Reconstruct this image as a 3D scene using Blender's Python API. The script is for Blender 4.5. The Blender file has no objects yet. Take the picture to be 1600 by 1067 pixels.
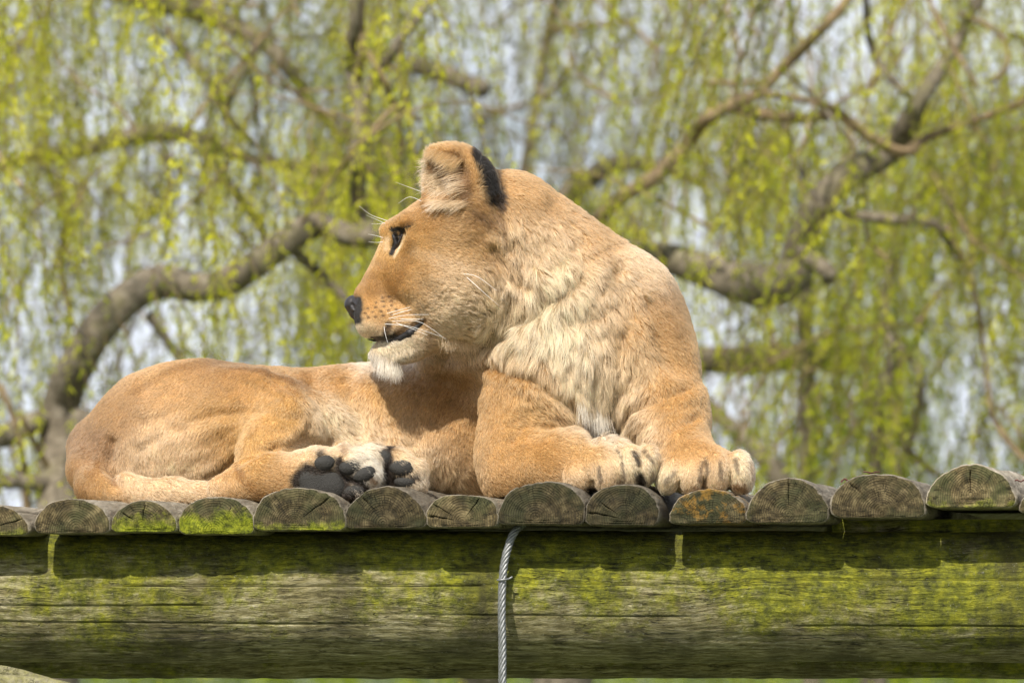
import bpy, math, random
import numpy as np
from mathutils import Vector
from mathutils.bvhtree import BVHTree

rng = np.random.default_rng(7)
random.seed(7)
C = bpy.context.scene.collection
scene = bpy.context.scene

# ------------------------------------------------------------------ camera
F = 8400.0          # focal length in photograph pixels (1600 wide)
CAMY = -12.0
ZC = -0.336         # camera height, platform top is z = 0
HOR = 1000.0        # row of the horizon
cam_d = bpy.data.cameras.new('camera')
cam = bpy.data.objects.new('camera', cam_d)
C.objects.link(cam)
cam.location = (0, CAMY, ZC)
cam.rotation_euler = (math.radians(90), 0, 0)
cam_d.sensor_width = 36
cam_d.lens = F / 1600 * 36
cam_d.shift_y = (HOR - 533.5) / 1600
cam_d.clip_start = 0.1
cam_d.clip_end = 3000
cam_d.dof.use_dof = True
cam_d.dof.focus_distance = 12.22
cam_d.dof.aperture_fstop = 4.2
scene.camera = cam

# ------------------------------------------------------------------ world, sun, exposure
SUN_EL, SUN_AZ = math.radians(47), math.radians(22)     # azimuth: to the left of the camera
world = bpy.data.worlds.new('World')
scene.world = world
world.use_nodes = True
wn = world.node_tree
wn.nodes.clear()
wo = wn.nodes.new('ShaderNodeOutputWorld')
bg = wn.nodes.new('ShaderNodeBackground')
sky = wn.nodes.new('ShaderNodeTexSky')
sky.sky_type = 'NISHITA'
sky.sun_disc = False
sky.sun_elevation = SUN_EL
sky.sun_rotation = math.pi + SUN_AZ
sky.air_density = 1.0
sky.dust_density = 2.0
# thin bright cloud over most of the sky
tc = wn.nodes.new('ShaderNodeTexCoord')
mp = wn.nodes.new('ShaderNodeMapping')
mp.inputs['Scale'].default_value = (1, 1, 3)
nz = wn.nodes.new('ShaderNodeTexNoise')
nz.inputs['Scale'].default_value = 5
nz.inputs['Detail'].default_value = 8
cr = wn.nodes.new('ShaderNodeValToRGB')
cr.color_ramp.elements[0].position = 0.33
cr.color_ramp.elements[0].color = (0.0, 0.0, 0.0, 1)
cr.color_ramp.elements[1].position = 0.50
cr.color_ramp.elements[1].color = (0.85, 0.85, 0.85, 1)
mx = wn.nodes.new('ShaderNodeMix')
mx.data_type = 'RGBA'
mx.inputs[7].default_value = (13.2, 14.0, 15.6, 1)
wn.links.new(tc.outputs['Generated'], mp.inputs['Vector'])
wn.links.new(mp.outputs[0], nz.inputs['Vector'])
wn.links.new(nz.outputs['Fac'], cr.inputs[0])
wn.links.new(cr.outputs[0], mx.inputs[0])
wn.links.new(sky.outputs[0], mx.inputs[6])
wn.links.new(mx.outputs[2], bg.inputs['Color'])
bg.inputs['Strength'].default_value = 0.064
wn.links.new(bg.outputs[0], wo.inputs[0])

sun_d = bpy.data.lights.new('sun', 'SUN')
sun = bpy.data.objects.new('sun', sun_d)
C.objects.link(sun)
sun_d.energy = 5.0
sun_d.angle = math.radians(1.0)
sun_d.color = (1.0, 0.94, 0.85)
sd = Vector((-math.sin(SUN_AZ) * math.cos(SUN_EL), -math.cos(SUN_AZ) * math.cos(SUN_EL), math.sin(SUN_EL)))
sun.rotation_euler = sd.to_track_quat('Z', 'Y').to_euler()
sun.location = sd * 30

vs = scene.view_settings
vs.view_transform = 'Standard'
vs.look = 'None'
vs.exposure = 0.34
vs.gamma = 1
vs.use_curve_mapping = False
scene.cycles.max_bounces = 8
scene.cycles.transparent_max_bounces = 8
scene.cycles_curves.shape = 'RIBBONS'
scene.cycles_curves.subdivisions = 2
scene.cycles.use_adaptive_sampling = True
scene.cycles.adaptive_threshold = 0.012


# ------------------------------------------------------------------ helpers
def sc_at(Y):
    return (Y - CAMY) / F


def W(px, py, Y):
    s = sc_at(Y)
    return np.array([(px - 800) * s, Y, ZC + (HOR - py) * s])


def to_px(P):
    s = (P[:, 1] - CAMY) / F
    return np.stack([P[:, 0] / s + 800, HOR - (P[:, 2] - ZC) / s], 1)


def link(name, data, mat=None, parent=None):
    o = bpy.data.objects.new(name, data)
    C.objects.link(o)
    if parent is not None:
        o.parent = parent
    if mat is not None:
        data.materials.append(mat)
    return o


def tag(o, label=None, cat=None, group=None, kind=None):
    if label: o['label'] = label
    if cat: o['category'] = cat
    if group: o['group'] = group
    if kind: o['kind'] = kind
    return o


def empty(name, loc=(0, 0, 0)):
    o = bpy.data.objects.new(name, None)
    o.location = loc
    C.objects.link(o)
    return o


def mesh_np(name, V, Fc, smooth=True):
    """V (n,3); Fc (m,3) or (m,4) int, or list of arrays"""
    me = bpy.data.meshes.new(name)
    V = np.asarray(V, np.float32)
    fl = Fc if isinstance(Fc, list) else [Fc]
    fl = [np.asarray(f, np.int32) for f in fl if len(f)]
    nl = sum(f.size for f in fl)
    nf = sum(len(f) for f in fl)
    me.vertices.add(len(V))
    me.vertices.foreach_set('co', V.ravel())
    me.loops.add(nl)
    me.polygons.add(nf)
    me.loops.foreach_set('vertex_index', np.concatenate([f.ravel() for f in fl]))
    tot = np.concatenate([np.full(len(f), f.shape[1], np.int32) for f in fl])
    st = np.concatenate([[0], np.cumsum(tot)[:-1]]).astype(np.int32)
    me.polygons.foreach_set('loop_start', st)
    me.polygons.foreach_set('loop_total', tot)
    me.polygons.foreach_set('use_smooth', np.full(nf, smooth))
    me.update(calc_edges=True)
    me.validate()
    return me


def hash3(i, seed=0):
    """deterministic pseudo random in 0..1 from int array (...,3) -> (...,3)"""
    i = i.astype(np.int64)
    h = (i[..., 0] * 73856093) ^ (i[..., 1] * 19349663) ^ (i[..., 2] * 83492791) ^ (seed * 2654435761)
    out = []
    for k in range(3):
        h = (h ^ (h >> 13)) * 1274126177 + 1013904223 * (k + 1)
        h &= 0x7fffffff
        out.append(((h >> 5) & 0xffff) / 65535.0)
    return np.stack(out, -1)


def vnoise(P, scale, seed=0):
    """smooth value noise in -1..1"""
    p = np.asarray(P) * scale
    i = np.floor(p).astype(np.int64)
    f = p - i
    f = f * f * (3 - 2 * f)
    r = 0
    for dx in (0, 1):
        for dy in (0, 1):
            for dz in (0, 1):
                w = (f[..., 0] if dx else 1 - f[..., 0]) * (f[..., 1] if dy else 1 - f[..., 1]) * (f[..., 2] if dz else 1 - f[..., 2])
                r = r + w * hash3(i + np.array([dx, dy, dz]), seed)[..., 0]
    return r * 2 - 1


def fbm(P, scale, seed=0, oct=3):
    r, a, t = 0, 1.0, 0
    for k in range(oct):
        r = r + a * vnoise(P, scale * 2 ** k, seed + k * 17)
        t += a
        a *= 0.5
    return r / t


def tube(path, radii, sides=10, cap=True, wob=0.0, seed=0):
    """swept tube, returns V, quads(list)"""
    P = np.asarray(path, float)
    n = len(P)
    T = np.gradient(P, axis=0)
    T /= np.linalg.norm(T, axis=1)[:, None] + 1e-12
    up = np.array([0, 1.0, 0]) if abs(T[0, 1]) < 0.9 else np.array([1.0, 0, 0])
    V = []
    a = np.arange(sides) / sides * 2 * math.pi
    N = np.cross(T[0], up)
    N /= np.linalg.norm(N)
    for i in range(n):
        N = N - T[i] * N.dot(T[i])
        N /= np.linalg.norm(N)
        B = np.cross(T[i], N)
        r = radii[i] * np.ones(sides)
        ring = P[i] + (np.cos(a)[:, None] * N + np.sin(a)[:, None] * B) * r[:, None]
        V.append(ring)
    V = np.concatenate(V)
    if wob:
        cen = np.repeat(P, sides, 0)
        d = V - cen
        V = cen + d * (1 + wob * fbm(V, 1 / (np.mean(radii) * 2.2), seed, 3))[:, None]
    q = []
    for i in range(n - 1):
        for k in range(sides):
            q.append((i * sides + k, i * sides + (k + 1) % sides, (i + 1) * sides + (k + 1) % sides, (i + 1) * sides + k))
    t = []
    if cap:
        c0, c1 = len(V), len(V) + 1
        V = np.concatenate([V, P[:1], P[-1:]])
        for k in range(sides):
            t.append((c0, (k + 1) % sides, k))
            t.append((c1, (n - 1) * sides + k, (n - 1) * sides + (k + 1) % sides))
    return V, q, t


def smooth_path(pts, step):
    """Catmull-Rom resample of (n,d) control points"""
    P = np.asarray(pts, float)
    P = np.concatenate([[2 * P[0] - P[1]], P, [2 * P[-1] - P[-2]]])
    out = []
    for i in range(1, len(P) - 2):
        L = np.linalg.norm(P[i + 1, :3] - P[i, :3])
        m = max(2, int(L / step))
        for t in np.arange(m) / m:
            a, b, c, d = P[i - 1], P[i], P[i + 1], P[i + 2]
            out.append(0.5 * (2 * b + (c - a) * t + (2 * a - 5 * b + 4 * c - d) * t ** 2 + (3 * b - a - 3 * c + d) * t ** 3))
    out.append(P[-2])
    return np.array(out)


class NT:
    """tiny node tree helper"""
    def __init__(s, name):
        s.m = bpy.data.materials.new(name)
        s.m.use_nodes = True
        s.t = s.m.node_tree
        s.t.nodes.clear()
        s.out = s.t.nodes.new('ShaderNodeOutputMaterial')

    def n(s, typ, _set=None, **inp):
        nd = s.t.nodes.new(typ)
        for k, v in (_set or {}).items():
            setattr(nd, k, v)
        for k, v in inp.items():
            key = k.replace('_', ' ')
            if k.startswith('i') and k[1:].isdigit():
                key = int(k[1:])
            s.put(nd.inputs[key], v)
        return nd

    def put(s, sock, v):
        if hasattr(v, 'is_output'):
            s.t.links.new(v, sock)
        elif hasattr(v, 'outputs'):
            s.t.links.new(v.outputs[0], sock)
        else:
            sock.default_value = v

    def mix(s, f, a, b, mode='MIX'):
        nd = s.t.nodes.new('ShaderNodeMix')
        nd.data_type = 'RGBA'
        nd.blend_type = mode
        s.put(nd.inputs[0], f)
        s.put(nd.inputs[6], a if not isinstance(a, tuple) else (*a[:3], 1))
        s.put(nd.inputs[7], b if not isinstance(b, tuple) else (*b[:3], 1))
        return nd.outputs[2]

    def math(s, op, a, b=0.0, c=None, clamp=False):
        nd = s.t.nodes.new('ShaderNodeMath')
        nd.operation = op
        nd.use_clamp = clamp
        s.put(nd.inputs[0], a)
        s.put(nd.inputs[1], b)
        if c is not None: s.put(nd.inputs[2], c)
        return nd.outputs[0]

    def ramp(s, fac, stops, interp='LINEAR'):
        nd = s.t.nodes.new('ShaderNodeValToRGB')
        e = nd.color_ramp.elements
        nd.color_ramp.interpolation = interp
        while len(e) < len(stops): e.new(0.5)
        for i, (p, c) in enumerate(stops):
            e[i].position = p
            e[i].color = (*c, 1) if isinstance(c, tuple) else (c, c, c, 1)
        s.put(nd.inputs[0], fac)
        return nd.outputs[0]

    def noise(s, vec, scale, detail=4, rough=0.5, dist=0.0, dims='3D'):
        nd = s.t.nodes.new('ShaderNodeTexNoise')
        s.put(nd.inputs['Vector'], vec)
        nd.inputs['Scale'].default_value = scale
        nd.inputs['Detail'].default_value = detail
        nd.inputs['Roughness'].default_value = rough
        nd.inputs['Distortion'].default_value = dist
        return nd.outputs[0]

    def mapping(s, vec, scale=(1, 1, 1), loc=(0, 0, 0), rot=(0, 0, 0)):
        nd = s.t.nodes.new('ShaderNodeMapping')
        s.put(nd.inputs[0], vec)
        s.put(nd.inputs['Location'], loc)
        nd.inputs['Rotation'].default_value = rot
        nd.inputs['Scale'].default_value = scale
        return nd.outputs[0]

    def done(s, sh):
        s.t.links.new(sh.outputs[0] if hasattr(sh, 'outputs') else sh, s.out.inputs[0])
        return s.m


# ------------------------------------------------------------------ materials
def mat_simple(name, col, rough=0.6, noise_amt=0.25, scale=60, bump=0.3, dist=0.002, spec=0.5, metal=0.0):
    t = NT(name)
    co = t.n('ShaderNodeTexCoord').outputs['Object']
    nz = t.noise(co, scale, 5, 0.6)
    c = t.mix(nz, tuple(x * (1 - noise_amt) for x in col), tuple(x * (1 + noise_amt) for x in col))
    b = t.n('ShaderNodeBump', Strength=bump, Distance=dist, Height=nz)
    p = t.n('ShaderNodeBsdfPrincipled', Base_Color=c, Roughness=rough, Normal=b, Metallic=metal)
    p.inputs['Specular IOR Level'].default_value = spec
    return t.done(p)


def mat_log():
    """half-log: local x/z across, y along the grain; pith at the object's origin. Object properties moss / rust / tone / age."""
    t = NT('weathered_log_wood')
    co = t.n('ShaderNodeTexCoord').outputs['Object']
    oi = t.n('ShaderNodeObjectInfo')
    rnd = oi.outputs['Random']
    seedv = t.n('ShaderNodeCombineXYZ', X=t.math('MULTIPLY', rnd, 37.0), Y=t.math('MULTIPLY', rnd, 11.0), Z=t.math('MULTIPLY', rnd, 23.0))
    cos_ = t.n('ShaderNodeVectorMath', {'operation': 'ADD'}, i0=co, i1=seedv).outputs[0]

    def prop(nm):
        return t.n('ShaderNodeAttribute', {'attribute_type': 'OBJECT', 'attribute_name': nm}).outputs['Fac']
    moss, rust, tone = prop('moss'), prop('rust'), prop('tone')
    endf = t.n('ShaderNodeAttribute', {'attribute_name': 'endface'}).outputs['Fac']
    # ---- end grain
    sep = t.n('ShaderNodeSeparateXYZ', Vector=co)
    flat = t.n('ShaderNodeCombineXYZ', X=sep.outputs[0], Y=0.0, Z=sep.outputs[2])
    flats = t.n('ShaderNodeVectorMath', {'operation': 'ADD'}, i0=flat, i1=seedv).outputs[0]
    warp = t.noise(flats, 14, 3, 0.5)
    rad = t.n('ShaderNodeVectorMath', {'operation': 'LENGTH'}, i0=flat).outputs['Value']
    rr = t.math('ADD', rad, t.math('MULTIPLY', warp, 0.022))
    ringw = t.math('SINE', t.math('MULTIPLY', rr, 1150.0))
    ring2 = t.math('SINE', t.math('MULTIPLY', rr, 2300.0))
    ringmask = t.ramp(t.noise(flats, 30, 3, 0.6), [(0.35, 0.35), (0.6, 1.3)])
    ring = t.math('MULTIPLY', t.math('ADD', t.math('MULTIPLY', ringw, 0.5), t.math('MULTIPLY', ring2, 0.2)), ringmask)
    ang = t.math('ARCTAN2', sep.outputs[2], sep.outputs[0])
    angv = t.n('ShaderNodeCombineXYZ', X=t.math('ADD', t.math('MULTIPLY', ang, 3.2), t.math('MULTIPLY', warp, 1.4)), Y=t.math('MULTIPLY', rad, 6.0), Z=t.math('MULTIPLY', rnd, 91.0))
    rcn = t.noise(angv, 2.2, 4, 0.6)
    rcrack = t.ramp(t.math('ABSOLUTE', t.math('SUBTRACT', rcn, 0.5)), [(0.0, 1.0), (0.012, 0.0)])
    rcrack = t.math('MULTIPLY', rcrack, t.ramp(t.noise(flats, 22, 2, 0.5), [(0.42, 0.0), (0.6, 1.0)]))
    grime = t.noise(flats, 45, 6, 0.7)
    wood_e = t.ramp(grime, [(0.33, (0.018, 0.014, 0.006)), (0.5, (0.095, 0.070, 0.030)), (0.67, (0.25, 0.195, 0.095))])
    wood_e = t.mix(t.ramp(t.noise(cos_, 12, 4, 0.6), [(0.42, 0.0), (0.6, 0.7)]), wood_e, (0.045, 0.055, 0.018))
    wood_e = t.mix(t.math('MULTIPLY', t.math('SUBTRACT', 0.5, ring, clamp=True), 0.55), wood_e, (0.035, 0.030, 0.017))
    # ---- side grain
    gv = t.mapping(cos_, (1, 0.05, 1))
    g1 = t.noise(gv, 60, 6, 0.65, 0.3)
    g2 = t.noise(t.mapping(cos_, (1, 0.03, 1)), 140, 3, 0.6)
    big = t.noise(cos_, 9, 4, 0.6)
    wood_s = t.ramp(g1, [(0.3, (0.105, 0.085, 0.058)), (0.52, (0.235, 0.20, 0.148)), (0.72, (0.36, 0.32, 0.25))])
    wood_s = t.mix(t.ramp(big, [(0.4, 0.0), (0.7, 0.55)]), wood_s, (0.13, 0.11, 0.07))
    scrack = t.ramp(t.math('ABSOLUTE', t.math('SUBTRACT', g2, 0.5)), [(0.0, 1.0), (0.02, 0.0)])
    scrack = t.math('MULTIPLY', scrack, t.ramp(t.noise(cos_, 16, 2, 0.5), [(0.5, 0.0), (0.62, 1.0)]))
    wood_s = t.mix(t.math('MULTIPLY', scrack, 0.8), wood_s, (0.02, 0.017, 0.012))
    wood_e = t.mix(t.math('MULTIPLY', rcrack, 0.9), wood_e, (0.012, 0.010, 0.007))  # cracks painted near black, for dirt and the shade inside them
    col = t.mix(endf, wood_s, wood_e)
    col = t.mix(1.0, col, t.n('ShaderNodeCombineXYZ', X=tone, Y=tone, Z=tone), 'MULTIPLY')
    # ---- algae, moss towards the bottom of the end face, lichen
    mn = t.noise(cos_, 26, 6, 0.72)
    low = t.math('MULTIPLY', sep.outputs[2], -9.0)
    mf = t.math('ADD', t.math('ADD', mn, low), t.math('SUBTRACT', moss, 0.85))
    mfac = t.ramp(mf, [(0.36, 0.0), (0.62, 1.0)])
    mcol = t.ramp(t.noise(cos_, 90, 5, 0.7), [(0.35, (0.05, 0.060, 0.003)), (0.5, (0.15, 0.175, 0.006)), (0.68, (0.30, 0.31, 0.015))])
    col = t.mix(t.math('MULTIPLY', mfac, t.math('MULTIPLY_ADD', endf, 0.55, 0.35)), col, mcol)
    rn = t.noise(cos_, 34, 5, 0.65)
    rfac = t.ramp(t.math('ADD', rn, t.math('SUBTRACT', rust, 1.0)), [(0.45, 0.0), (0.62, 1.0)])
    col = t.mix(t.math('MULTIPLY', rfac, 0.75), col, (0.33, 0.17, 0.025))
    h = t.math('ADD', t.math('MULTIPLY', ring, 0.35), t.math('MULTIPLY', grime, 1.2))
    h = t.math('SUBTRACT', h, t.math('MULTIPLY', rcrack, 2.5))
    hs = t.math('SUBTRACT', t.math('MULTIPLY', g1, 2.0), t.math('MULTIPLY', scrack, 2.0))
    hh = t.n('ShaderNodeMix', {'data_type': 'FLOAT'}, i0=endf, i2=hs, i3=h).outputs[0]
    hh = t.math('ADD', hh, t.math('MULTIPLY', mfac, t.math('MULTIPLY', mn, 1.5)))
    b = t.n('ShaderNodeBump', Strength=0.75, Distance=0.003, Height=hh)
    p = t.n('ShaderNodeBsdfPrincipled', Base_Color=col, Roughness=0.85, Normal=b)
    p.inputs['Specular IOR Level'].default_value = 0.25
    return t.done(p)


def mat_beam():
    """big horizontal beam: grain along x"""
    t = NT('mossy_beam_wood')
    co = t.n('ShaderNodeTexCoord').outputs['Object']
    knots = t.noise(co, 3.3, 2, 0.5)
    warp = t.n('ShaderNodeVectorMath', {'operation': 'ADD'}, i0=co, i1=t.n('ShaderNodeCombineXYZ', X=0.0, Y=0.0, Z=t.math('MULTIPLY', knots, 0.06))).outputs[0]
    g = t.noise(t.mapping(warp, (0.15, 1, 1)), 110, 8, 0.74, 0.3)
    g_f = t.noise(t.mapping(warp, (0.22, 1, 1)), 260, 4, 0.6)
    c1 = t.noise(t.mapping(warp, (0.06, 1, 1)), 34, 3, 0.55)
    crack = t.ramp(t.math('ABSOLUTE', t.math('SUBTRACT', c1, 0.5)), [(0.0, 1.0), (0.006, 0.0)])
    crack = t.math('MULTIPLY', crack, t.ramp(t.noise(t.mapping(co, (0.4, 1, 1)), 7, 3, 0.5), [(0.44, 0.0), (0.56, 1.0)]))
    c2 = t.noise(t.mapping(warp, (0.09, 1, 1), (3, 1, 2)), 100, 3, 0.55)
    crk2 = t.ramp(t.math('ABSOLUTE', t.math('SUBTRACT', c2, 0.5)), [(0.0, 1.0), (0.018, 0.0)])
    crk2 = t.math('MULTIPLY', crk2, t.ramp(t.noise(co, 13, 3, 0.6), [(0.48, 0.0), (0.6, 0.8)]))
    col = t.ramp(g, [(0.36, (0.060, 0.048, 0.016)), (0.45, (0.20, 0.170, 0.070)), (0.54, (0.33, 0.29, 0.15)), (0.68, (0.58, 0.52, 0.34))])
    col = t.mix(t.ramp(g_f, [(0.4, 0.35), (0.6, 0.0)]), col, (0.09, 0.085, 0.04))
    # bare pale patches against algae
    big = t.noise(t.mapping(co, (0.75, 1, 1.2), (5.3, 0, 1.1)), 3.6, 5, 0.62)
    sep = t.n('ShaderNodeSeparateXYZ', Vector=co)
    up = t.math('MULTIPLY', sep.outputs[2], 1.1)
    mf = t.math('ADD', big, up)
    mossf = t.ramp(t.math('ADD', mf, t.math('MULTIPLY', t.math('SUBTRACT', t.noise(co, 48, 5, 0.7), 0.5), 0.35)), [(0.43, 0.0), (0.56, 1.0)])
    mcol = t.ramp(t.noise(co, 38, 6, 0.7), [(0.34, (0.040, 0.050, 0.002)), (0.48, (0.20, 0.215, 0.003)), (0.64, (0.42, 0.41, 0.006))])
    mcol = t.mix(t.ramp(g, [(0.35, 0.6), (0.6, 0.0)]), mcol, (0.035, 0.042, 0.006))
    col = t.mix(t.math('MULTIPLY', mossf, 0.86), col, mcol)
    stain = t.noise(t.mapping(co, (1, 1, 0.35), (1.7, 0, 0)), 6.5, 4, 0.6)
    col = t.mix(t.ramp(stain, [(0.48, 0.0), (0.68, 0.75)]), col, (0.050, 0.042, 0.018))
    col = t.mix(t.ramp(t.noise(co, 120, 4, 0.7), [(0.62, 0.0), (0.72, 0.5)]), col, (0.42, 0.42, 0.34))
    cc = t.math('MAXIMUM', crack, crk2)
    col = t.mix(t.math('MULTIPLY', cc, 0.92), col, (0.010, 0.009, 0.005))
    h = t.math('SUBTRACT', t.math('ADD', t.math('MULTIPLY', g, 2.2), t.math('MULTIPLY', g_f, 0.6)), t.math('MULTIPLY', cc, 2.5))
    h = t.math('ADD', h, t.math('MULTIPLY', mossf, t.math('MULTIPLY', t.noise(co, 170, 5, 0.75), 2.2)))
    b = t.n('ShaderNodeBump', Strength=0.9, Distance=0.004, Height=h)
    p = t.n('ShaderNodeBsdfPrincipled', Base_Color=col, Roughness=0.8, Normal=b)
    p.inputs['Specular IOR Level'].default_value = 0.3
    return t.done(p)


def mat_bark(name, a, b_, c):
    t = NT(name)
    co = t.n('ShaderNodeTexCoord').outputs['Object']
    n1 = t.noise(co, 22, 6, 0.7, 0.5)
    n2 = t.noise(co, 4, 4, 0.6)
    col = t.ramp(n1, [(0.3, a), (0.55, b_), (0.75, c)])
    col = t.mix(t.ramp(n2, [(0.54, 0.0), (0.72, 0.5)]), col, (0.13, 0.13, 0.03))
    b = t.n('ShaderNodeBump', Strength=0.8, Distance=0.01, Height=n1)
    p = t.n('ShaderNodeBsdfPrincipled', Base_Color=col, Roughness=0.9, Normal=b)
    p.inputs['Specular IOR Level'].default_value = 0.2
    return t.done(p)


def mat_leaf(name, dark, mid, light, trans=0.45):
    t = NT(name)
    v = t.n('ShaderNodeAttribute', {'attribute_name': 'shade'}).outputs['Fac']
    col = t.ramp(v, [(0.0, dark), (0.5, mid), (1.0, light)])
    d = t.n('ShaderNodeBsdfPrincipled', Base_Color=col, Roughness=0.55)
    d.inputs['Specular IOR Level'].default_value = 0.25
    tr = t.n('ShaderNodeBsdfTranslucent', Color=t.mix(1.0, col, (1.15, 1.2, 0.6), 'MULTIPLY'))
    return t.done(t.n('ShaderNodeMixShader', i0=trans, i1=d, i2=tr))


M_log = mat_log()
M_beam = mat_beam()
M_bark = mat_bark('grey_willow_bark', (0.07, 0.056, 0.038), (0.19, 0.16, 0.115), (0.36, 0.315, 0.245))
M_twig = mat_bark('tan_twig_bark', (0.10, 0.07, 0.035), (0.25, 0.18, 0.10), (0.40, 0.31, 0.19))
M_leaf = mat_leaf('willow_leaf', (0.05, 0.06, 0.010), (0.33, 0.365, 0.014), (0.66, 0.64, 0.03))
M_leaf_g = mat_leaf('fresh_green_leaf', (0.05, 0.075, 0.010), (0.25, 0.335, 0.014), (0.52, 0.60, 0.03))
M_leaf_d = mat_leaf('shaded_olive_leaf', (0.04, 0.045, 0.012), (0.19, 0.21, 0.022), (0.46, 0.48, 0.03), 0.45)  # darker copy of the willow leaf, shade put into its colour


# ------------------------------------------------------------------ ground, far hedge
def build_ground():
    t = NT('gravel_and_grass')
    co = t.n('ShaderNodeTexCoord').outputs['Object']
    col = t.ramp(t.noise(co, 1.5, 6, 0.7), [(0.40, (0.035, 0.055, 0.012)), (0.54, (0.09, 0.12, 0.03)), (0.62, (0.30, 0.28, 0.24)), (0.8, (0.45, 0.43, 0.40))])
    m = t.done(t.n('ShaderNodeBsdfPrincipled', Base_Color=col, Roughness=0.9))
    z = ZC - 1.65
    V = [(-900, -60, z), (900, -60, z), (900, 1800, z), (-900, 1800, z)]
    o = link('ground', mesh_np('ground', V, np.array([(0, 1, 2, 3)]), False), m)
    tag(o, kind='structure')
    # far hedge: leafy clump faces in a long uneven band
    n = 26000
    x = rng.uniform(-46, 46, n)
    y = 150 + rng.uniform(0, 3.0, n)
    top = 1.9 + 0.7 * fbm(np.stack([x, x * 0, x * 0], 1), 0.25, 5, 3)
    zz = z + rng.uniform(0, 1, n) ** 0.7 * top
    P = np.stack([x, y, zz], 1)
    d1 = rng.normal(size=(n, 3)); d1 /= np.linalg.norm(d1, axis=1)[:, None]
    d2 = np.cross(d1, rng.normal(size=(n, 3))); d2 /= np.linalg.norm(d2, axis=1)[:, None]
    s = rng.uniform(0.08, 0.2, n)[:, None]
    V = np.stack([P - d1 * s, P + d2 * s * 0.6, P + d1 * s, P - d2 * s * 0.6], 1).reshape(-1, 3)
    me = mesh_np('far_hedge', V, np.arange(4 * n).reshape(n, 4), False)
    a = me.attributes.new('shade', 'FLOAT', 'FACE')
    a.data.foreach_set('value', rng.uniform(0, 1, n).astype(np.float32))
    o = link('far_hedge', me, M_leaf_g)
    tag(o, 'long leafy hedge far away, glimpsed in the strip under the mossy beam', 'hedge', kind='stuff')


# ------------------------------------------------------------------ platform
LOGS = [  # x0, x1, top row, bottom row, moss, rust, tone, cracks
    (-215, -100, 790, 838, .5, .3, 1.0), (-98, 41, 787, 836, .75, .2, 1.1), (56, 172, 777, 834, .45, .3, 1.05), (176, 276, 782, 831, .9, .2, 1.0),
    (280, 397, 777, 835, 1.15, .1, 1.0), (399, 539, 762, 829, .72, .35, .9), (539, 667, 758, 825, .55, .2, .62),
    (668, 777, 773, 824, .38, .55, 1.0), (778, 912, 751, 820, .40, .35, .6), (915, 1029, 755, 821, .50, .35, .55),
    (1046, 1169, 763, 819, .30, .95, .75), (1169, 1295, 748, 817, .25, .3, .85), (1300, 1445, 742, 809, .35, .45, .85),
    (1446, 1588, 723, 794, .60, .2, 1.3), (1591, 1715, 748, 803, .4, .5, .9), (1722, 1850, 745, 803, .4, .3, .9)]
YAW = 0.20


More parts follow.
